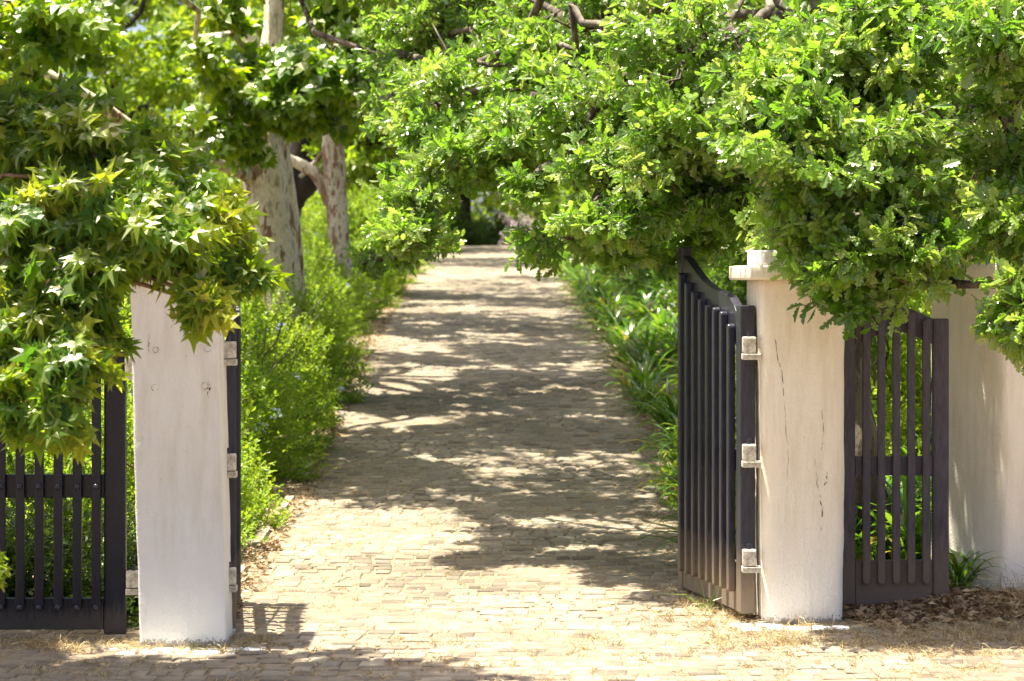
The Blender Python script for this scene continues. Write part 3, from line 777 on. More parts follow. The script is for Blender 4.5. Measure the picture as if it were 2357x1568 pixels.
def build_oak():
    rng = np.random.default_rng(21)
    base = np.array([2.05, 15.3, gz(2.05, 15.3) - .05])
    t = tree('oak_tree', 'big leafy oak with lobed leaves, arching over the right pillars and the drive', 'tree', base)
    W, B = Buf(), Buf()
    fork = base + [-.12, .05, 2.35]
    tube(W, curve_pts(base, fork, 16, rng, .25), np.linspace(.24, .17, 16), 14, 0, rng=rng, lump=.04)
    tops = [base + o for o in ([-1.6, .8, 4.2], [.9, .6, 4.6], [-.4, -.9, 4.3], [-2.6, 2.4, 3.6])]
    LM = []
    for q in tops:
        cp = curve_pts(fork, q, 14, rng, .4, .05); LM.append(cp); tube(W, cp, np.linspace(.085, .004, 14), 9, 0, rng=rng, lump=.05)
    limb_at = lambda k, f: LM[k][int(f * 13)]
    # boughs you see, from photo position and distance; radii in metres
    vis = [  # x, y, d, rx, ry, rz, pads, per, padr
        (2030, 620, 12.75, .40, .38, .19, 30, 13, .14), (1890, 530, 12.95, .22, .3, .2, 12, 12, .13), (2110, 545, 12.85, .26, .35, .22, 17, 12, .13),
        (2355, 715, 12.2, .13, .25, .28, 13, 11, .12), (2350, 480, 12.6, .22, .3, .25, 15, 12, .14),
        (1880, 330, 13.1, .45, .45, .35, 34, 13, .17), (2050, 400, 13.3, .35, .4, .3, 18, 12, .16), (1800, 180, 13.4, .35, .45, .3, 22, 13, .17),
        (2020, 160, 13.5, .4, .45, .3, 24, 13, .17), (1960, 30, 13.8, .5, .45, .25, 24, 13, .17), (2320, 60, 13.0, .35, .4, .28, 20, 13, .16),
        (2330, 320, 13.2, .3, .4, .35, 18, 12, .16), (2180, 330, 14.3, .3, .4, .4, 14, 11, .17), (1860, 480, 13.6, .3, .35, .25, 16, 12, .15),
        (1600, 120, 14.8, .5, .6, .35, 30, 13, .18), (1560, 330, 14.6, .5, .55, .32, 34, 13, .17), (1700, 440, 14.8, .4, .5, .3, 20, 12, .16),
        (1400, 60, 15.8, .6, .6, .4, 30, 13, .18), (1480, -40, 16.2, .5, .5, .2, 14, 12, .16), (1520, 30, 16.8, .3, .4, .2, 8, 12, .15), (1380, 260, 15.3, .55, .6, .32, 34, 13, .17), (1420, 440, 15.6, .5, .5, .25, 28, 13, .16),
        (1560, 540, 15.8, .45, .5, .22, 22, 12, .15), (1210, 180, 16.4, .5, .6, .35, 30, 13, .17), (1200, 310, 16.0, .5, .6, .2, 28, 13, .15),
        (1080, 365, 16.6, .35, .5, .16, 17, 12, .13), (1215, 425, 15.9, .12, .3, .09, 6, 9, .10), (1030, 240, 17.0, .42, .6, .35, 28, 13, .16),
        (1010, 90, 17.6, .45, .6, .35, 26, 13, .18), (880, 220, 18.5, .14, .4, .3, 7, 11, .13), (990, 330, 17.2, .32, .5, .3, 22, 13, .15), (975, 460, 17.2, .22, .4, .25, 17, 13, .13),
        (965, 555, 17.6, .19, .4, .16, 13, 12, .11), (915, 570, 17.8, .10, .3, .18, 7, 11, .10), (870, 600, 22.5, .25, .5, .2, 9, 11, .13), (1000, 545, 19.5, .14, .3, .12, 6, 11, .11), (1350, 540, 16.8, .35, .5, .2, 16, 12, .15),
        (1720, 560, 17.2, .5, .5, .25, 18, 12, .16), (1250, 60, 17.2, .5, .6, .35, 24, 13, .18), (1120, 60, 17.8, .5, .6, .35, 24, 13, .18)]
    for (x, y, d, rx, ry, rz, n, per, pr) in vis:
        c = P(x, y, d + (300 - y) / 300 * (1.7 if x < 1500 else -.25))
        root = limb_at(2, .15) if d < 14.5 else limb_at(0, .5)
        if c[0] < -.1: root = limb_at(3, .5)
        if y > 535 and x < 1100: root = P(960, 430, 17.4)        # the low sprays hang from the bough above them
        clump(B, W, rng, c, (rx * 1.08, ry, rz * 1.08), max(5, int(n * .75)), per, pr * 1.25, dict(OAKLP, size=.077, count=8) if x > 1700 else OAKLP, root=root, limb=.012 if y > 535 and x < 1100 else .03, bias=(-.1, -.35, .1))
    # crown above the picture: what shades the drive
    HI = dict(OAKLP); HI.update(tm=OAK_S, count=8, size=.11, tlen=.12)
    for (x, y, z, r, n) in ((3.3, 15.2, 4.6, 1.0, 20), (2.6, 17.2, 5.2, 1.2, 24), (3.8, 17., 5.2, 1.4, 28), (-1.2, 20.6, 4.7, 1.2, 25), (.2, 20.4, 5.2, 1.2, 24), (-.5, 19.4, 4.5, .8, 16), (1.1, 19.2, 4.8, .9, 18), (-1.6, 19.6, 4.3, .7, 10), (-.2, 24.2, 5.4, 1.2, 24), (1.2, 17.9, 4.5, .7, 9),
                            (-1.2, 22.6, 5.0, 1.2, 26), (.9, 22.0, 5.4, 1.3, 26), (2.6, 20.2, 5.4, 1.4, 26), (4.4, 15.4, 3.6, 1.1, 24)):
        clump(B, W, rng, (x, y, z), (r, r, r * .45), n, 11, .32, HI, root=limb_at(1, .6), limb=.04)
    finish_tree(t, W, B, M['oak_bark'], M['oak'])


PLANELP = dict(tm=PLANE, count=6, tlen=.16, size=.14, spread=.9, droop=.35, nhint=(-.05, -.55, .6), nout=.3, nrand=.45, twr=.003)


def trunk_from_photo(W, rng, pts, sides=18, lump=.03, mat=0):
    c = np.array([P(x, y, d) for x, y, d, w in pts]); r = np.array([w / 2 * d / F for x, y, d, w in pts])
    n = 34; s = np.linspace(0, len(pts) - 1, n)
    cc = np.stack([np.interp(s, range(len(pts)), c[:, k]) for k in range(3)], -1); rr = np.interp(s, range(len(pts)), r)
    for _ in range(2): cc[1:-1] = (cc[:-2] + 2 * cc[1:-1] + cc[2:]) / 4; rr[1:-1] = (rr[:-2] + 2 * rr[1:-1] + rr[2:]) / 4
    tube(W, cc, rr, sides, mat, rng=rng, lump=lump)
    return cc


def build_planes():
    # the big pale plane tree: leaning trunk with a second stem behind
    rng = np.random.default_rng(31)
    d = 27.5; b0 = P(656, 800, d); base = np.array([b0[0], d, gz(b0[0], d) - .05])
    t = tree('plane_tree', 'thick pale-barked plane tree leaning over the blue-flowered hedge', 'tree', base)
    W, B = Buf(), Buf()
    trunk_from_photo(W, rng, [(660, 850, d, 86), (656, 740, d, 78), (648, 650, d, 88), (632, 540, d, 98), (612, 430, d, 104), (600, 330, d, 104), (606, 230, d + .1, 78), (622, 130, d + .2, 52), (632, 40, d + .3, 46), (634, -140, d + .4, 44)])
    trunk_from_photo(W, rng, [(690, 850, d + .5, 40), (684, 640, d + .5, 36), (672, 520, d + .4, 42), (655, 420, d + .3, 48), (640, 330, d + .2, 48), (600, 180, d, 40), (560, 20, d, 30)], 14)
    tube(W, curve_pts(P(600, 330, d), P(560, 160, d - .4), 8, rng, .3), np.linspace(.2, .12, 8), 12, rng=rng, lump=.04)
    tube(W, np.array([P(600, 420, d), P(470, 360, d - 1), P(350, 320, 25), P(290, 285, 24.6), P(230, 240, 24.4), P(150, 190, 24.2), P(-60, 90, 24)]), [.07, .065, .063, .060, .055, .048, .03], 10, rng=rng, lump=.03)
    fork = P(605, 300, d); top = P(634, -140, d + .4)
    vis = [(500, 150, 25, .25, .6, .25, 5, 7, .24), (545, 190, 25.6, .4, .7, .35, 11, 7, .26), (750, 130, 25.2, .36, .8, .45, 12, 7, .26), (560, 250, 25.9, .3, .5, .2, 6, 7, .22), (560, 345, 26.2, .16, .3, .12, 4, 6, .16), (655, 285, 26.3, .14, .3, .08, 3, 6, .15), (770, 225, 25.4, .45, .7, .3, 13, 7, .26), (640, 205, 25.3, .28, .4, .22, 7, 7, .22),
           (830, 60, 25.8, .7, .8, .45, 18, 7, .3), (740, 290, 26, .25, .4, .15, 4, 6, .2), (500, 300, 25.5, .25, .5, .3, 7, 7, .24), (540, 60, 25.5, .2, .5, .3, 4, 7, .24),
           (780, 190, 25, .4, .6, .3, 12, 7, .26), (150, 40, 23, .6, .9, .3, 11, 7, .28), (80, 110, 22.5, .7, .8, .4, 16, 7, .3), (40, 20, 22, .8, .8, .3, 12, 7, .3)]
    for (x, y, dd, rx, ry, rz, n, per, pr) in vis:
        clump(B, W, rng, P(x, y, dd), (rx, ry, rz), n, per, pr, PLANELP, root=fork if y > 100 else top, limb=.035, bias=(0, -.3, .05), wr=.02)
    HI = dict(PLANELP); HI.update(size=.2, count=5, tlen=.22)
    for (x, y, z, r, n) in ((-.7, 27.4, 7.2, 1.5, 34), (-.2, 25.4, 6.4, 1.2, 24), (-1.0, 23.3, 6.0, 1.0, 16), (.9, 28.3, 7.2, 1.6, 28), (-1.0, 30.3, 7.6, 1.6, 30), (-3.6, 30, 8.5, 1.6, 16), (-2.3, 20.4, 5.3, 1.0, 20), (-2.5, 22.4, 5.5, 1.1, 22), (.2, 23.2, 5.8, 1.1, 20)):
        clump(B, W, rng, (x, y, z), (r, r, r * .4), n, 8, .5, HI, root=top, limb=.08)
    finish_tree(t, W, B, M['plane_bark'], M['plane'])

    rng = np.random.default_rng(32)
    d = 36.; b0 = P(790, 720, d); base = np.array([b0[0], d, gz(b0[0], d) - .05])
    t = tree('plane_tree', 'slimmer plane tree with flaking brown bark and a curved side branch', 'tree', base)
    W, B = Buf(), Buf()
    trunk_from_photo(W, rng, [(793, 730, d, 46), (788, 640, d, 46), (780, 540, d, 50), (772, 440, d, 54), (766, 330, d, 52), (764, 200, d, 44), (770, 0, d, 36), (775, -200, d, 30)])
    trunk_from_photo(W, rng, [(762, 470, d, 34), (742, 420, d, 34), (722, 395, d, 30), (690, 378, d, 26), (664, 366, d, 22), (620, 330, d, 16)], 10)
    trunk_from_photo(W, rng, [(690, 408, d, 10), (720, 380, d, 12), (745, 348, d, 10)], 8)
    top = P(775, -200, d)
    HI = dict(PLANELP); HI.update(size=.2, count=5, tlen=.22)
    for (x, y, dd, rx, ry, rz, n, per, pr) in ((840, 90, 33, .8, .9, .6, 16, 8, .35), (700, 180, 34, .8, .9, .5, 14, 8, .35), (900, 200, 34, .7, .9, .5, 14, 8, .35)):
        clump(B, W, rng, P(x, y, dd), (rx, ry, rz), n, per, pr, PLANELP, root=P(764, 200, d), limb=.04, wr=.02)
    for (x, y, z, r, n) in ((-2.6, 36, 8.4, 1.8, 30), (-.6, 35, 8, 2, 30), (.9, 37.5, 8.6, 1.8, 22), (-1.6, 40, 8.8, 2.2, 30), (-.8, 32.6, 8.2, 1.6, 20)):
        clump(B, W, rng, (x, y, z), (r, r, r * .4), n, 8, .5, HI, root=top, limb=.08)
    finish_tree(t, W, B, M['plane_bark_brown'], M['plane'])


def build_gum():
    rng = np.random.default_rng(41)
    base = np.array([-3.9, 10.9, gz(-3.9, 10.9) - .05])
    t = tree('sweetgum_tree', 'tree with yellow-green star-shaped leaves, hanging in front of the white pillar', 'tree', base)
    W, B = Buf(), Buf()
    top = base + [.3, .1, 4.2]
    tube(W, curve_pts(base, top, 16, rng, .2), np.linspace(.17, .09, 16), 12, rng=rng, lump=.04)
    lp = dict(tm=[GUM, GUM2, GUM3], count=8, tlen=.15, size=.085, spread=.5, droop=.6, nhint=(.1, -1., .42), nout=.1, nrand=.5, twr=.0022, svar=.25)
    r1 = base + [.15, .05, 1.9]
    vis = [(60, 330, 10.9, .38, .3, .22, 15, 8, .15), (230, 400, 10.8, .35, .3, .2, 16, 8, .15), (345, 435, 10.6, .22, .3, .17, 12, 8, .13), (110, 520, 10.5, .35, .3, .22, 17, 8, .15),
           (280, 545, 10.5, .3, .3, .16, 15, 8, .13), (430, 525, 10.6, .19, .25, .12, 9, 8, .12), (510, 560, 10.6, .11, .2, .10, 6, 7, .09), (575, 655, 10.6, .06, .14, .08, 3, 6, .07), (540, 640, 10.6, .08, .14, .06, 3, 6, .07),
           (400, 580, 10.5, .18, .25, .05, 6, 7, .08), (475, 715, 10.4, .08, .12, .08, 4, 5, .08), (90, 700, 10.4, .32, .3, .24, 17, 8, .15), (215, 670, 10.4, .12, .25, .16, 7, 7, .11), (60, 850, 10.2, .2, .25, .18, 10, 7, .13),
           (150, 870, 10.1, .16, .2, .16, 7, 7, .12), (130, 950, 10.0, .12, .15, .06, 3, 6, .09), (30, 930, 10.0, .12, .15, .1, 4, 6, .1), (150, 780, 10.2, .10, .2, .14, 5, 7, .12),  (10, 260, 11, .14, .3, .1, 4, 7, .12)]
    for (x, y, d, rx, ry, rz, n, per, pr) in vis:
        clump(B, W, rng, P(x, y, d), (rx, ry, rz), int(n * 1.25), per, pr, lp, root=r1, limb=.010, bias=(.5, -.3, -.2), up=-.25, wr=.008, flat=.6)
    HI = dict(lp); HI.update(size=.12, count=6)
    for (x, y, z, r, n) in ((-2.9, 11.3, 4.2, .75, 16), (-2.1, 11.7, 4.5, .5, 9), (-3.7, 10.6, 4.8, .9, 20), (-3.6, 12.2, 4.0, .7, 14), (-1.55, 11.95, 4.6, .35, 6), (-2.7, 10.6, 4.0, .7, 12), (-3.2, 12.9, 3.7, .5, 8), (-1.9, 11.7, 4.0, .5, 10), (-2.6, 12.0, 3.9, .6, 12), (-3.0, 11.5, 3.8, .6, 12), (-2.2, 11.2, 4.3, .5, 12), (-3.3, 13.8, 3.8, .7, 16), (-4.3, 13.8, 3.9, .8, 14), (-2.9, 13.2, 3.9, .35, 7), (-1.5, 11.6, 4.3, .4, 8), (-3.2, 12.1, 3.9, .6, 12), (-2.0, 12.3, 4.0, .45, 9), (-3.4, 14.3, 4.3, .7, 22), (-3.9, 14.3, 4.4, .9, 24)):
        clump(B, W, rng, (x, y, z), (r, r * .8, r * .45), n, 9, .3, HI, root=top, limb=.03)
    # sprig hanging low at the left edge
    clump(B, W, rng, P(-14, 1310, 10.0), (.02, .1, .05), 2, 4, .04, dict(lp, size=.05, tlen=.08), root=None)
    finish_tree(t, W, B, M['gum_bark'], M['gum'])


def simple_tree(name, label, x, y, h, r, seed, leaf, bark, lsz=.24, pads=60, lo=.35, group=None, tr=.2, per=9, tone=None):
    rng = np.random.default_rng(seed)
    base = np.array([x, y, gz(x, y) - .1]); t = tree(name, label, 'tree', base, group)
    W, B = Buf(), Buf()
    top = base + [rng.normal(0, .4), rng.normal(0, .4), h * .8]
    tube(W, curve_pts(base, top, 14, rng, .3), np.linspace(tr, tr * .3, 14), 10, rng=rng, lump=.05)
    lp = dict(tm=QUADLEAF, count=7, tlen=lsz * 1.2, size=lsz, spread=.9, droop=.2, nhint=(0, -.3, .7), nout=.4, nrand=.55, twig=False)
    nb = 6
    for k in range(nb):
        a = k * 2.4 + rng.uniform(0, 1); f = rng.uniform(lo, 1)
        c = base + [r * .55 * math.cos(a), r * .55 * math.sin(a), h * f]
        clump(B, None, rng, c, (r * .55, r * .55, h * .17), pads // nb, per, r * .2, lp)
        tube(W, curve_pts(base + (top - base) * min(.95, f * .8), c, 9, rng, .4, .05), np.linspace(tr * .4, .02, 9), 6)
    finish_tree(t, W, B, bark, leaf)


build_oak(); build_planes(); build_gum()

# dark trunk with a heavy low limb behind the two plane trees
rng = np.random.default_rng(51)
d = 44.; b0 = P(715, 640, d); base = np.array([b0[0], d, gz(b0[0], d) - .1])
t = tree('dark_oak', 'dark-barked old tree with a heavy low limb seen between the plane trunks', 'tree', base)
W, B = Buf(), Buf()
trunk_from_photo(W, rng, [(640, 520, d, 60), (680, 440, d, 66), (720, 395, d, 74), (790, 330, d, 60), (850, 240, d, 40), (900, 100, d, 26)], 12, .05)
trunk_from_photo(W, rng, [(600, 660, d, 90), (640, 520, d, 84), (670, 420, d, 70), (700, 300, d, 62), (710, 150, d, 50), (720, -60, d, 40)], 14, .05)
HI = dict(tm=QUADLEAF, count=6, tlen=.2, size=.2, spread=.9, droop=.2, nhint=(0, -.2, .7), nout=.4, nrand=.5, twig=False)
for (x, y, z, r, n) in ((-1.5, 43, 8.4, 2.2, 30), (.6, 44, 8.8, 2, 26), (-.5, 48, 9, 2.2, 26)):
    clump(B, W, rng, (x, y, z), (r, r, r * .5), n, 9, .5, HI, root=P(720, -60, d), limb=.1)
for (x, y, dd, rx, ry, rz, n) in ((860, 330, 42, 1., 1., .7, 22), (760, 230, 42, 1., 1., .6, 20), (900, 160, 42, 1.2, 1, .8, 24)):
    clump(B, W, rng, P(x, y, dd), (rx, ry, rz), n, 9, .4, HI, root=P(700, 300, d), limb=.05)
finish_tree(t, W, B, M['dark_bark'], M['wood_leaf'])

# trees standing in the garden to either side and at the far end
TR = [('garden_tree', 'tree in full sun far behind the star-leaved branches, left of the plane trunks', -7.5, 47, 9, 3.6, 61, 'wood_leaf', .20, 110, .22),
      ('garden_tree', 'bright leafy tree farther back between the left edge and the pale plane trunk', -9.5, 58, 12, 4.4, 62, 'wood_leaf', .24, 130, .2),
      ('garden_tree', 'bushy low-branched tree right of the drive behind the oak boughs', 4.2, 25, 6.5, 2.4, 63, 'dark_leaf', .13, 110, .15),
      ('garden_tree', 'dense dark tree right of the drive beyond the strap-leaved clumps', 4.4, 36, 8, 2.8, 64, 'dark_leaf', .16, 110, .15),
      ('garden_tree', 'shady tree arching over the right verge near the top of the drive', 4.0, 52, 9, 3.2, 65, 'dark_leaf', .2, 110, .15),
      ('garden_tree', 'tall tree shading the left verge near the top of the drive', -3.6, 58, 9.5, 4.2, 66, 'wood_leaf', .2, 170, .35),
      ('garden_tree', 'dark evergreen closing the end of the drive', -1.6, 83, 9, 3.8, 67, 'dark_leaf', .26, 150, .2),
      ('garden_tree', 'wide dark crown added to shade the bushes just past the brow of the drive', -2.6, 80, 8.5, 4.8, 70, 'dark_leaf', .26, 280, .45),  # tree put in overhead to darken the bushes below it
      ('garden_tree', 'tree added to shade the brow of the drive from the left hedge', -3.8, 69, 9, 4.2, 72, 'dark_leaf', .22, 180, .5),  # extra tree, added for its shade on the upper drive
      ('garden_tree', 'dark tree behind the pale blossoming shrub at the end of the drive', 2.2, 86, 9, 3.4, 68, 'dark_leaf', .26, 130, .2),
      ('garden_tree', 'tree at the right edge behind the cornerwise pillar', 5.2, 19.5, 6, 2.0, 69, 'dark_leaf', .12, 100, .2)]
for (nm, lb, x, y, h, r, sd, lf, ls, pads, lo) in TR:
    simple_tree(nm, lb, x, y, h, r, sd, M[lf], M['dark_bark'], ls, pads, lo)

# far wood closing the view: one mass nobody could count
rng = np.random.default_rng(71)
B = Buf()
lp = dict(tm=QUADLEAF, count=6, tlen=.5, size=.42, spread=.9, droop=.2, nhint=(0, -.3, .7), nout=.4, nrand=.55, twig=False)
for k in range(150):
    x = rng.uniform(-30, 30); y = rng.uniform(92, 125) if abs(x) < 7 else rng.uniform(66, 125)
    z = gz(x, y) + .5 + rng.uniform(0, 1) ** 1.2 * 15
    clump(B, None, rng, (x, y, z), (3.0, 3.0, 1.8), 20, 9, 1.0, lp)
tag(link('far_woodland', B.mesh('far_woodland'), [M['wood_leaf']]), 'sunlit far woodland closing the view behind every tree', 'woodland', None, 'stuff')


# ------------------------------------------------------------------ shrubs and border plants
def shrub_mesh(seed, r, h, n, lsz, flowers, leaf, fs=1.):
    rng = np.random.default_rng(seed)
    B, Fl, S = Buf(), Buf(), Buf()
    for k in range(14):
        a = rng.uniform(0, 6.28); q = np.array([math.cos(a) * r * .7, math.sin(a) * r * .7, h * rng.uniform(.5, .95)])
        tube(S, curve_pts((rng.normal(0, .08), rng.normal(0, .08), 0), q, 7, rng, .4, .05), np.linspace(.012, .004, 7), 4)
    u = nrm(rng.normal(0, 1, (n, 3))); u[:, 2] = np.abs(u[:, 2]) * 1.0 - .1; u = nrm(u)
    bump = 1 + .20 * np.sin(u[:, 0] * 6 + seed) * np.sin(u[:, 1] * 5 + 1) + .12 * np.sin(u[:, 2] * 9 + u[:, 0] * 7)
    rho = rng.uniform(.2, 1, n) ** .33 * bump
    p = u * rho[:, None] * np.array([r, r, h]); p[:, 2] = np.maximum(p[:, 2], .03)
    d = nrm(u * 1.0 + np.array([0, 0, .3]) + rng.normal(0, .35, (n, 3)))
    tone = .5 + .22 * np.sin(u[:, 0] * 4 + seed) * np.sin(u[:, 2] * 5) + rng.normal(0, .14, n)
    leaf_sprays(B, rng, tm=ELL, sp=p, sd=d, count=11, tlen=lsz * 4.2, size=lsz, spread=.75, nhint=(0, -.2, .8), nout=.1, nrand=.5, tone=tone, svar=.35, twr=.0015)
    if flowers:
        k = flowers; i = rng.choice(np.where((rho > .8) & (u[:, 2] < .8))[0], k)
        for q, dd in zip(p[i] + d[i] * .05, d[i]):
            m = 16
            o = nrm(rng.normal(0, 1, (m, 3)) + dd * .7)
            place_leaves(Fl, QUADLEAF, q + o * .028 * fs, o + rng.normal(0, .5, (m, 3)), rng.normal(0, 1, (m, 3)), np.full(m, .028 * fs), rng.uniform(0, 1, m))
    return (B.mesh('foliage'), S.mesh('stem', True), Fl.mesh('flower_head') if flowers else None, leaf)


def put_shrub(ms, label, x, y, rz, sc, group=None, cat='shrub', name='plumbago_shrub', petal='blue_petal', zs=1.):
    o = tag(empty(name, (x, y, gz(x, y) - .03), rz), label, cat, group); o.scale = (sc, sc, sc * zs)
    link('foliage', ms[0], [ms[3], M['twig']], o); link('stem', ms[1], [M['twig']], o)
    if ms[2]: link('blossom', ms[2], [M[petal]], o)
    return o


SH = [shrub_mesh(100 + i, .85, 1.25, 1500, .038, 7, M['plumbago']) for i in range(3)]
SHN = [shrub_mesh(110 + i, .85, 1.25, 1500, .040, 0, M['plumbago']) for i in range(2)]
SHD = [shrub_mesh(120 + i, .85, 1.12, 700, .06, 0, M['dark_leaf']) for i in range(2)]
rng = np.random.default_rng(81)
GL = 'pale-blue flowering shrubs along the left edge of the drive'
put_shrub(SHN[0], 'yellow-green small-leaved shrub just behind the white pillar and edge-on gate', -2.28, 17.5, .3, .80, 'shrubs along the drive')
LB = 'feathery green shrub dotted with pale blue flowers, left of the cobbles'
for k, (x, y, s) in enumerate([(-2.68, 19.0, 1.12), (-2.55, 20.5, 1.1), (-2.5, 22.0, 1.08), (-3.2, 23.0, 1.15), (-2.4, 23.8, 1.0), (-2.35, 25.6, .95), (-3.6, 20.8, 1.2), (-3.7, 25.6, .9), (-2.45, 28.0, .9), (-3.5, 29.2, .85),
                               (-2.5, 30.6, .85), (-2.6, 33.2, .85), (-3.7, 33.6, .8), (-2.7, 36.0, .95), (-2.7, 39.0, 1.1), (-2.75, 42.5, 1.2), (-2.9, 46.5, 1.35), (-3.1, 51, 1.5), (-3.3, 56, 1.6), (-3.5, 62, 1.7)]):
    put_shrub(SH[k % 3], LB, x, y, rng.uniform(0, 6), s, GL)
for k, (x, y, s) in enumerate([(-5.2, 40, 1.2), (-4.6, 45, 1.2), (-6.8, 44, 1.4), (-4.6, 50, 1.2), (-6.5, 51, 1.5), (-8.6, 50, 1.6), (-5.5, 34, 1.0), (-6.5, 37, 1.2)]):
    put_shrub(SHN[k % 2], 'sunlit pale green bush in the bright clearing behind the plane trunks', x, y, rng.uniform(0, 6), s, 'bushes in the bright clearing', name='garden_bush')
for k, (x, y, s) in enumerate([(-2.5, 16.4, 1.0), (-3.3, 16.6, 1.0), (-4.2, 16.8, 1.1), (-5.1, 17, 1.15), (-5.0, 18.8, 1.2), (-3.7, 18.6, 1.1), (-4.4, 20.5, 1.3), (-5.8, 20.8, 1.4)]):
    put_shrub(SHN[k % 2], 'bright green shrub seen between the bars of the blue-black side gate', x, y, rng.uniform(0, 6), s, 'shrubs behind the left side gate', name='garden_bush')
for k, (x, y, s) in enumerate([(-2.15, 13.75, .5), (-2.6, 14.0, .75), (-3.2, 13.9, .75), (-3.8, 14.1, .8), (-4.4, 14.3, .8)]):  # bushes added with dark leaf colour to stand in for deep shade
    put_shrub(SHD[k % 2], 'low bush, dark-leaved in place of shade, right behind the bottom half of the blue-black side gate', x, y, rng.uniform(0, 6), s, 'dark bushes behind the left side gate', name='garden_bush', zs=.85)
# far end of the drive
for k, (x, y, s, lb) in enumerate([(-1.75, 79, 1.5, 'dark bush at the end of the drive, left of the pale blossom'), (-.6, 84, 1.5, 'dark bush in the middle at the end of the drive'), (-3.4, 74, 1.6, 'dark bush on the left brow of the drive'),
                                   (1.7, 74, 1.3, 'dark bush on the right brow of the drive')]):
    put_shrub(SHD[k % 2], lb, x, y, k, s, name='garden_bush', zs=.8)
for k, (x, y, s) in enumerate([(3.3, 21.5, 1.2), (3.1, 24.5, 1.2), (3.2, 28, 1.3), (3.0, 32, 1.4), (2.9, 37, 1.5), (2.8, 43, 1.6), (2.7, 50, 1.7), (2.5, 58, 1.8)]):
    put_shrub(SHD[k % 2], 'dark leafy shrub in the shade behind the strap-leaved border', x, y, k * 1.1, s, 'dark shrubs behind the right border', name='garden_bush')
PK = shrub_mesh(131, .75, 1.3, 700, .06, 170, M['dark_leaf'], 2.6)
put_shrub(PK, 'shrub covered in pale pinkish blossom at the far end of the drive', .30, 76.5, 0, .85, name='blossom_shrub', petal='pink_petal')


def agapanthus_mesh(seed, n=56, flower=False):
    rng = np.random.default_rng(seed)
    B, Fl = Buf(), Buf()
    K = 9
    for k in range(n):
        a = rng.uniform(0, 6.28); L = rng.uniform(.40, .72); e = rng.uniform(.3, 1.3)   # start elevation
        w = rng.uniform(.015, .026); o = np.array([math.cos(a), math.sin(a), 0]); side = np.array([-o[1], o[0], 0])
        p = o * rng.uniform(0, .10) + rng.normal(0, .03, 3) * [1, 1, 0]
        tot = rng.uniform(1.3, 2.6); V = []
        for i in range(K):
            s = i / (K - 1); ang = e + .35 - tot * s ** 1.4 * (1.1 if e > .9 else .8)
            ww = w * (1 - s ** 3) * (.6 + .4 * min(1, s * 4)) + .0006
            cdir = o * math.cos(ang) + np.array([0, 0, math.sin(ang)])
            nv = np.cross(side, cdir)
            V += [p + side * ww + nv * ww * -.35, p, p - side * ww + nv * ww * -.35]
            p = p + cdir * L / (K - 1); p[2] = max(p[2], .012)
        V = np.array(V)
        Lp = []
        for i in range(K - 1):
            for c in (0, 1): Lp += [i * 3 + c, i * 3 + c + 1, i * 3 + c + 4, i * 3 + c + 3]
        tn = np.clip(rng.normal(.5, .2), 0, .92) if rng.uniform() > .06 else 1.
        B.add(V, Lp, np.full((K - 1) * 2, 4), 0, tn)
    if flower:
        tube(Fl, np.array([(0, 0, 0), (.02, -.01, .4), (.03, -.02, .78)]), [.006, .005, .004], 5, 1)
        o = nrm(rng.normal(0, 1, (46, 3)))
        place_leaves(Fl, QUADLEAF, np.array([.03, -.02, .8]) + o * .015, o, rng.normal(0, 1, (46, 3)), np.full(46, .05), rng.uniform(0, 1, 46))
    return B.mesh('leaves', True), (Fl.mesh('flower_head') if flower else None)


AG = [agapanthus_mesh(140 + i) for i in range(4)]; AGF = agapanthus_mesh(149, 46, True)
rng = np.random.default_rng(91)


def put_agapanthus(ms, label, x, y, sc, rz=None, group='strap-leaved clumps along the right edge of the drive'):
    o = tag(empty('agapanthus_clump', (x, y, gz(x, y)), rng.uniform(0, 6) if rz is None else rz), label, 'plant', group); o.scale = (sc,) * 3
    link('foliage', ms[0], [M['strap']], o)
    if ms[1]: link('flower_stalk', ms[1], [M['cream_petal'], M['strap']], o)


LBA = 'dark green strap-leaved clump bordering the right edge of the cobbles'
k = 0
y = 15.6
while y < 66:
    c = float(drive_cx(y)); sc = 1.0 + (y - 15) * .006
    put_agapanthus(AG[k % 4], LBA, c + 1.62 + rng.uniform(-.10, .14) - (.12 if y < 20 else 0), y, sc * rng.uniform(.85, 1.1)); k += 1
    for q in range(2):
        put_agapanthus(AG[k % 4], LBA, c + 2.25 + q * .62 + rng.uniform(-.15, .15), y + rng.uniform(-.2, .35), sc * rng.uniform(1.0, 1.25)); k += 1
    y += rng.uniform(.95, 1.35) * (1 if y < 30 else 1.35)
put_agapanthus(AGF, 'strap-leaved clump with a round cream seed head at the right edge of the cobbles', float(drive_cx(28)) + 1.75, 28.3, .95)
put_agapanthus(AG[1], 'strap-leaved clump poking out at the foot of the cornerwise pillar', 2.52, 14.35, .62, 4.0)

for k, (x, y, s_) in enumerate([(1.95, 15.0, 1.2), (2.35, 15.1, 1.35), (2.75, 15.2, 1.2), (2.2, 15.9, 1.5), (2.7, 16.2, 1.5), (3.1, 15.8, 1.4)]):
    put_agapanthus(AG[k % 4], 'strap-leaved clump showing between the bars of the narrow faded gate', x, y, s_, None, 'strap-leaved clumps behind the narrow gate')
for k, (x, y, s_) in enumerate([(2.7, 17.4, 1.25), (3.5, 16.9, 1.2), (1.9, 18.6, .9), (3.0, 19, 1.5)]):
    put_shrub(SHN[k % 2], 'green shrub behind the bars of the narrow faded gate', x, y, k * 1.3, s_, 'shrubs behind the narrow gate', name='garden_bush', zs=1.2)

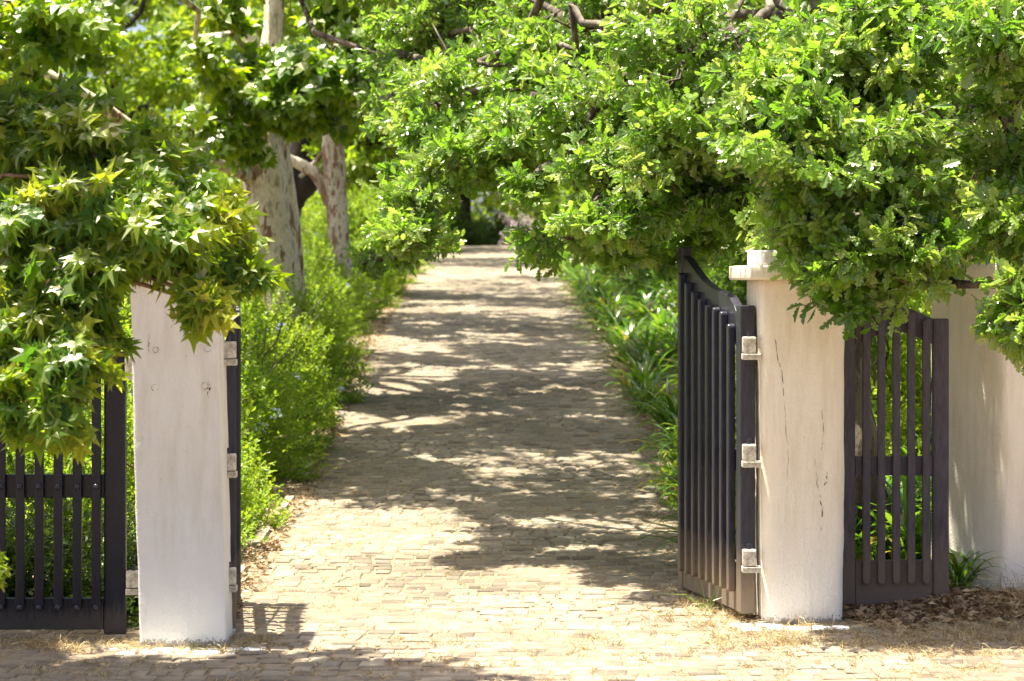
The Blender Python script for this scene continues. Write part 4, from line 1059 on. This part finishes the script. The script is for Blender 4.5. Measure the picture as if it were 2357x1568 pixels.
# ------------------------------------------------------------------ litter, straw, weeds
def litter(name, label, n, region, size, mat, tm, seed, up=.9, h=0., cat=None):
    rng = np.random.default_rng(seed); B = Buf()
    p = region(rng, n); n = len(p)
    z = ground_z(p[:, 0], p[:, 1]) + (p[:, 2] if p.shape[1] > 2 else 0) + .012 + rng.uniform(0, .012, n)
    pos = np.c_[p[:, 0], p[:, 1], z]
    d = rng.normal(0, 1, (n, 3)); d[:, 2] *= .18
    nn = rng.normal(0, 1 - up + .25, (n, 3)) + [0, 0, 1]
    place_leaves(B, tm, pos, d, nn, size * rng.uniform(.5, 1.4, n), rng.uniform(0, 1, n))
    return tag(link(name, B.mesh(name), [M[mat]]), label, cat, None, 'stuff')


def edge_band(rng, n):
    y = 13.6 + rng.uniform(0, 1, n) ** 1.8 * 55; s = np.where(rng.uniform(0, 1, n) < .55, -1, 1)
    x = drive_cx(y) + s * (1.50 + np.abs(rng.normal(0, .28, n)) - .12); return np.c_[x, y]


litter('fallen_leaves', 'dry brown fallen leaves along both edges of the drive', 14000, edge_band, .045, 'dry_leaf', QUADLEAF, 201, cat='leaf litter')


def right_heap(rng, n):
    x = rng.uniform(1.85, 3.6, n); y = rng.normal(13.75, .22, n)
    hgt = .05 * np.exp(-((x - 2.45) / .28) ** 2) * np.exp(-((y - 13.95) / .22) ** 2) + .12 * np.exp(-((x - 3.25) / .38) ** 2) * np.exp(-((y - 13.85) / .25) ** 2)
    k = y < 14.3
    return np.c_[x, y, hgt * rng.uniform(.1, 1, n)][k]


litter('leaf_drift', 'drift of dead leaves heaped at the foot of the narrow gate', 3600, right_heap, .055, 'dry_leaf', QUADLEAF, 202, up=.4, cat='leaf litter')


def straw_tufts(name, label, spots, seed, L=.09, mat='straw', per=26, cat='dry grass'):
    rng = np.random.default_rng(seed); B = Buf(); V = []; tones = []
    for (x, y, r, sc) in spots:
        k = per
        a = rng.uniform(0, 6.28, k); q = np.abs(rng.normal(0, r, k))
        p = np.c_[x + np.cos(a) * q, y + np.sin(a) * q]; z = ground_z(p[:, 0], p[:, 1])
        d = nrm(np.c_[rng.normal(0, .7, k), rng.normal(0, .7, k), rng.uniform(.15, 1.1, k)]); l = L * sc * rng.uniform(.4, 1.5, k)
        s = nrm(np.cross(d, rng.normal(0, 1, (k, 3)))) * .0016
        b = np.c_[p, z]; mid = b + d * l[:, None] * .55; tip = b + d * l[:, None] + np.c_[d[:, :2] * l[:, None] * .35, -l * .25]
        V.append(np.stack([b - s, b + s, mid + s * .8, mid - s * .8, tip], 1).reshape(-1, 3)); tones.append(rng.uniform(0, 1, k))
    V = np.concatenate(V); m = len(V) // 5; tn = np.repeat(np.concatenate(tones), 2)
    L_ = (np.array([0, 1, 2, 3, 3, 2, 4])[None] + (np.arange(m) * 5)[:, None]).ravel()
    B.add(V, L_, np.tile([4, 3], m), 0, tn)
    return tag(link(name, B.mesh(name), [M[mat]]), label, cat, None, 'stuff')


rng = np.random.default_rng(301)
sp = [(rng.uniform(-2.6, 3.2), rng.uniform(10.6, 13.1), .05, .5) for _ in range(330)]
sp += [(rng.uniform(1.0, 3.0), rng.normal(12.9, .35), .06, .7) for _ in range(260)]
sp += [(rng.normal(1.15, .18), rng.uniform(13.2, 14.9), .05, .9) for _ in range(60)]
sp += [(rng.uniform(-2.6, -1.2), rng.normal(12.75, .12), .05, .7) for _ in range(80)]
sp += [(float(drive_cx(y)) + s * 1.5 + rng.normal(0, .15), y, .06, .8) for y in np.linspace(14, 45, 170) for s in (-1, 1)]
sp += [(rng.uniform(-1.5, 1.3), rng.uniform(13, 22), .04, .35) for _ in range(260)]
straw_tufts('dry_grass', 'bleached dry grass growing in the joints of the cobbles', sp, 302)
sp = [(rng.normal(3.25, .25), rng.normal(13.8, .16), .11, 2.0) for _ in range(120)]
straw_tufts('straw_heap', 'heap of straw at the foot of the cornerwise pillar', sp, 303, .12)
sp = [(1.05 + rng.normal(0, .03), 13.95, .02, 2.8), (1.08, 14.1, .02, 2.4), (-1.60, 12.62, .02, .8), (2.4, 13.95, .05, .8)]
straw_tufts('green_weeds', 'thin green weeds at the foot of the open gate', sp, 304, .11, 'strap', 12, 'weeds')

# ------------------------------------------------------------------ light, sky, camera
sdir = Vector((-.205, .018, 1)).normalized()
sun = bpy.data.lights.new('sun', 'SUN'); sun.energy = 5.0; sun.angle = rad(.65); sun.color = (1, .945, .79)
so = bpy.data.objects.new('sun', sun); COL.objects.link(so); so.rotation_euler = sdir.to_track_quat('Z', 'Y').to_euler()
w = bpy.data.worlds.new('World'); scn.world = w; w.use_nodes = True
nt = w.node_tree; nt.nodes.clear()
sk = nt.nodes.new('ShaderNodeTexSky'); sk.sky_type = 'NISHITA'; sk.sun_disc = False
sk.air_density = .45; sk.dust_density = 4.5; sk.ozone_density = .3; sk.altitude = 100
sk.sun_elevation = math.asin(sdir.z); sk.sun_rotation = math.atan2(sdir.x, sdir.y)
bg = nt.nodes.new('ShaderNodeBackground'); bg.inputs[1].default_value = .11
ow = nt.nodes.new('ShaderNodeOutputWorld'); nt.links.new(sk.outputs[0], bg.inputs[0]); nt.links.new(bg.outputs[0], ow.inputs[0])

cam = bpy.data.cameras.new('camera'); co = bpy.data.objects.new('camera', cam); COL.objects.link(co)
co.location = (0, 0, EYE); co.rotation_euler = (rad(90), 0, 0)
cam.sensor_width = 36; cam.lens = 36 * F / 2357; cam.shift_y = -124 / 2357
cam.clip_start = .1; cam.clip_end = 2000
cam.dof.use_dof = True; cam.dof.focus_distance = 13.2; cam.dof.aperture_fstop = 4.5
scn.camera = co
scn.view_settings.view_transform = 'Standard'; scn.view_settings.look = 'None'
scn.view_settings.exposure = 1.82; scn.view_settings.gamma = 1
scn.render.engine = 'CYCLES'
scn.cycles.use_denoising = True
scn.cycles.max_bounces = 10; scn.cycles.diffuse_bounces = 5; scn.cycles.transmission_bounces = 8
